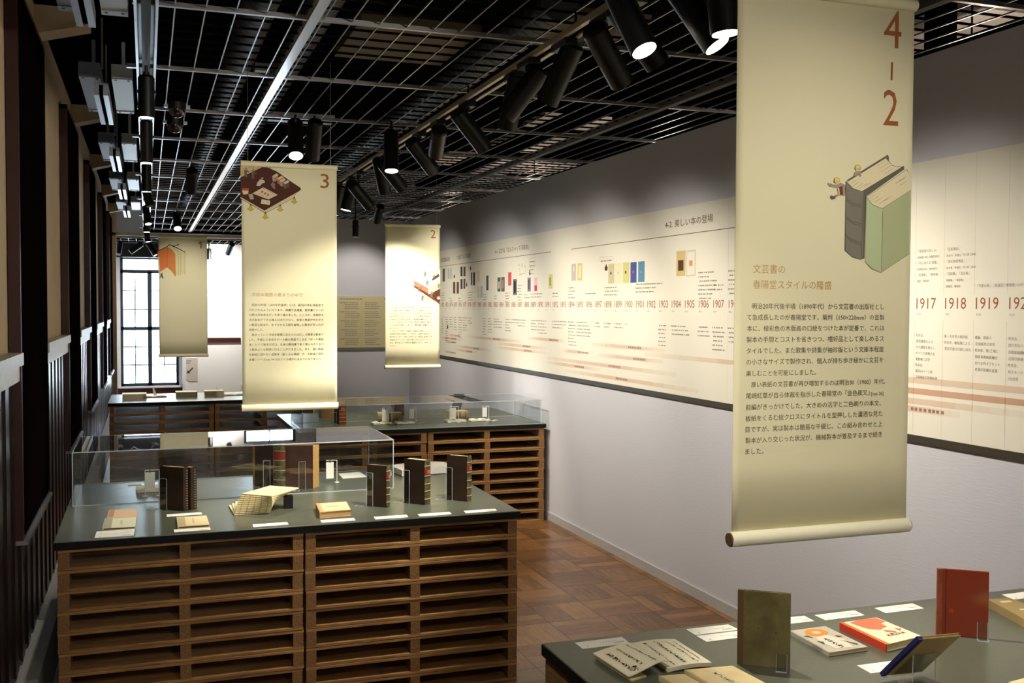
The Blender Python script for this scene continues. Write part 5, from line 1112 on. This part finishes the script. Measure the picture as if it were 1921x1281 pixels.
# grey book with an orange flower
P = [T(u, v, ZT+.012) for u, v in ((1483, 1183), (1548, 1174), (1628, 1213), (1556, 1224))]
flat_book('illustrated_book', 'grey book with an orange flower lying right of the olive book', P, .012, mat('grey_cover', (186, 180, 162), .7, spec=.2), pages=M_PAGE,
    parts=[('flower', (222, 140, 60), [[(.5+.3*math.cos(a*PI/5), .22+.17*math.sin(a*PI/5)) for a in range(10)]]), ('flower_heart', (230, 190, 150), [[(.5+.12*math.cos(a*PI/4), .22+.07*math.sin(a*PI/4)) for a in range(8)]]), ('white_patch', (214, 206, 186), [[(.3, .4), (.62, .36), (.85, .6), (.72, .95), (.3, .9), (.22, .6)]]), ('leaf', (96, 90, 78), [[(.05, .3), (.18, .28), (.22, .42)], [(.8, .42), (.95, .5), (.78, .52)], [(.15, .55), (.28, .6), (.2, .72)], [(.7, .62), (.96, .85), (.9, .9)]]), ('brush_title', (60, 54, 46), glyphs(.45, .5, .5, .9, 8, j=.07))])
# orange-spined book with a coral blossom
P = [T(u, v, ZT+.022) for u, v in ((1576, 1168), (1644, 1158), (1729, 1193), (1663, 1209))]
flat_book('illustrated_book', 'white and coral book with orange spine lying left of the red-brown book', P, .022, mat('cream_cover', (224, 212, 178), .65, spec=.2), pages=M_PAGE, spine_side=3, spine=mat('orange_spine', (206, 66, 40), .5),
    parts=[('hinge_strip', (224, 112, 52), sq(-.005, 0, .085, 1)), ('blossom', (216, 116, 84), [[(.2, .06), (.5, .0), (.95, .03), (.98, .22), (.8, .26), (.78, .4), (.5, .48), (.3, .38), (.22, .2)]]), ('sprig', (206, 110, 84), [[(.55, .5), (.75, .6), (.72, .66), (.52, .58)], [(.85, .5), (.98, .56), (.85, .62)]]), ('brush_title', (120, 96, 74), glyphs(.4, .72, .9, .68, 9, j=.05))])
# flat tan book at the right edge
P = [T(u, v, ZT+.026) for u, v in ((1853, 1124), (1893, 1121), (1975, 1152), (1930, 1166))]
flat_book('tan_book', 'flat tan clothbound book at the right edge of the photo', P, .026, mat('tan_cloth', (150, 128, 86), .7, spec=.2), pages=mat('grey_pages', (120, 104, 72), .8), spine_side=3, parts=[('stamp', (206, 190, 150), [sq(.3, .12, .8, .2), sq(.5, .5, .95, .56)])])
# blue book leaning on a clear stand, seen from its back
c_ = T(1700, 1262)
L0, L1 = T(1653, 1268), T(1653, 1268)
foot = Vector((1.835, 2.20, ZT+.012))
r_ = cam_axes()[0]
e = empty('blue_book', (1.9, 2.2, ZT), 'blue book tilted back on a clear stand at the lower right', 'book', 'books on the tables')
fz = (1.811, 2.166, .835); tz = (1.809, 2.03, .974); rz = (1.939, 2.03, .970)
a = Vector(fz); b2 = Vector(tz); c3 = Vector(rz); d4 = a+(c3-b2)
ex = (b2-a).normalized(); ey = (c3-b2).normalized(); nn_ = ex.cross(ey).normalized()
if nn_.z < 0: nn_ = -nn_
M_BLUE = mat('dark_blue_cloth', (28, 30, 92), .6, spec=.3)
tk = .009
def slab(P_, v0, v1): return MB().hexa([p+nn_*v0 for p in P_], [p+nn_*v1 for p in P_])
Q_ = [a, b2, c3, d4]
mb = slab(Q_, 0, .002); mb.hexa([p+nn_*(tk-.002) for p in Q_], [p+nn_*tk for p in Q_]); mb.build('cover_board', mat('tan_back_board', (176, 150, 98), .5, spec=.3), e)
cen = sum(Q_, Vector())/4
slab([cen+(p-cen)*.97 for p in Q_], .002, tk-.002).build('page_block', M_PAGE, e)
sp_ = (d4-a).normalized()*-.012
MB().hexa([a+sp_*.25-nn_*.001, b2+sp_*.25-nn_*.001, b2-sp_-nn_*.001, a-sp_-nn_*.001], [a+sp_*.25+nn_*(tk+.001), b2+sp_*.25+nn_*(tk+.001), b2-sp_+nn_*(tk+.001), a-sp_+nn_*(tk+.001)]).build('spine', M_BLUE, e)
es = empty('acrylic_easel', (cen.x, cen.y, ZT), 'clear acrylic easel under the tilted blue book', 'easel')
P1 = [Vector((a.x, a.y, ZT+.001)), Vector((d4.x, d4.y, ZT+.001))]
m0, m1 = a.lerp(d4, .2), a.lerp(d4, .75); k0, k1 = b2.lerp(c3, .2), b2.lerp(c3, .75)
mb = MB().hexa([m0-nn_*.004, m1-nn_*.004, k1.lerp(m1, .4)-nn_*.004, k0.lerp(m0, .4)-nn_*.004], [m0-nn_*.0012, m1-nn_*.0012, k1.lerp(m1, .4)-nn_*.0012, k0.lerp(m0, .4)-nn_*.0012]); mb.build('back_plate', M_ACR, es)
j0, j1 = k0.lerp(m0, .4)-nn_*.004, k1.lerp(m1, .4)-nn_*.004
MB().hexa([(j0.x, j0.y, ZT+.0005), (j1.x, j1.y, ZT+.0005), (j1.x+.002, j1.y-.003, ZT+.0005), (j0.x+.002, j0.y-.003, ZT+.0005)], [j0, j1, j1+Vector((.002, -.003, 0)), j0+Vector((.002, -.003, 0))]).build('rear_leg', M_ACR, es)
mb = MB()
for s_ in (j0, j1): mb.tube([(s_.x, s_.y, ZT+.0005), s_], .0012)
lip = a.lerp(d4, .1)
mb.tube([a-nn_*.003, lip-nn_*.003], .0015); mb.tube([Vector((a.x-.004, a.y, ZT+.002)), Vector((a.x+.04, a.y-.012, ZT+.002))], .0016)
mb.build('polished_edge', M_EDGE, es)
P = [T(u, v, ZT+.012) for u, v in ((1893, 1279), (1960, 1262), (2010, 1290), (1940, 1310))]
flat_book('paper_bound_book', 'cream book corner cut off at the lower right corner of the photo', P, .012, mat('cream_cover2', (214, 196, 146), .7))
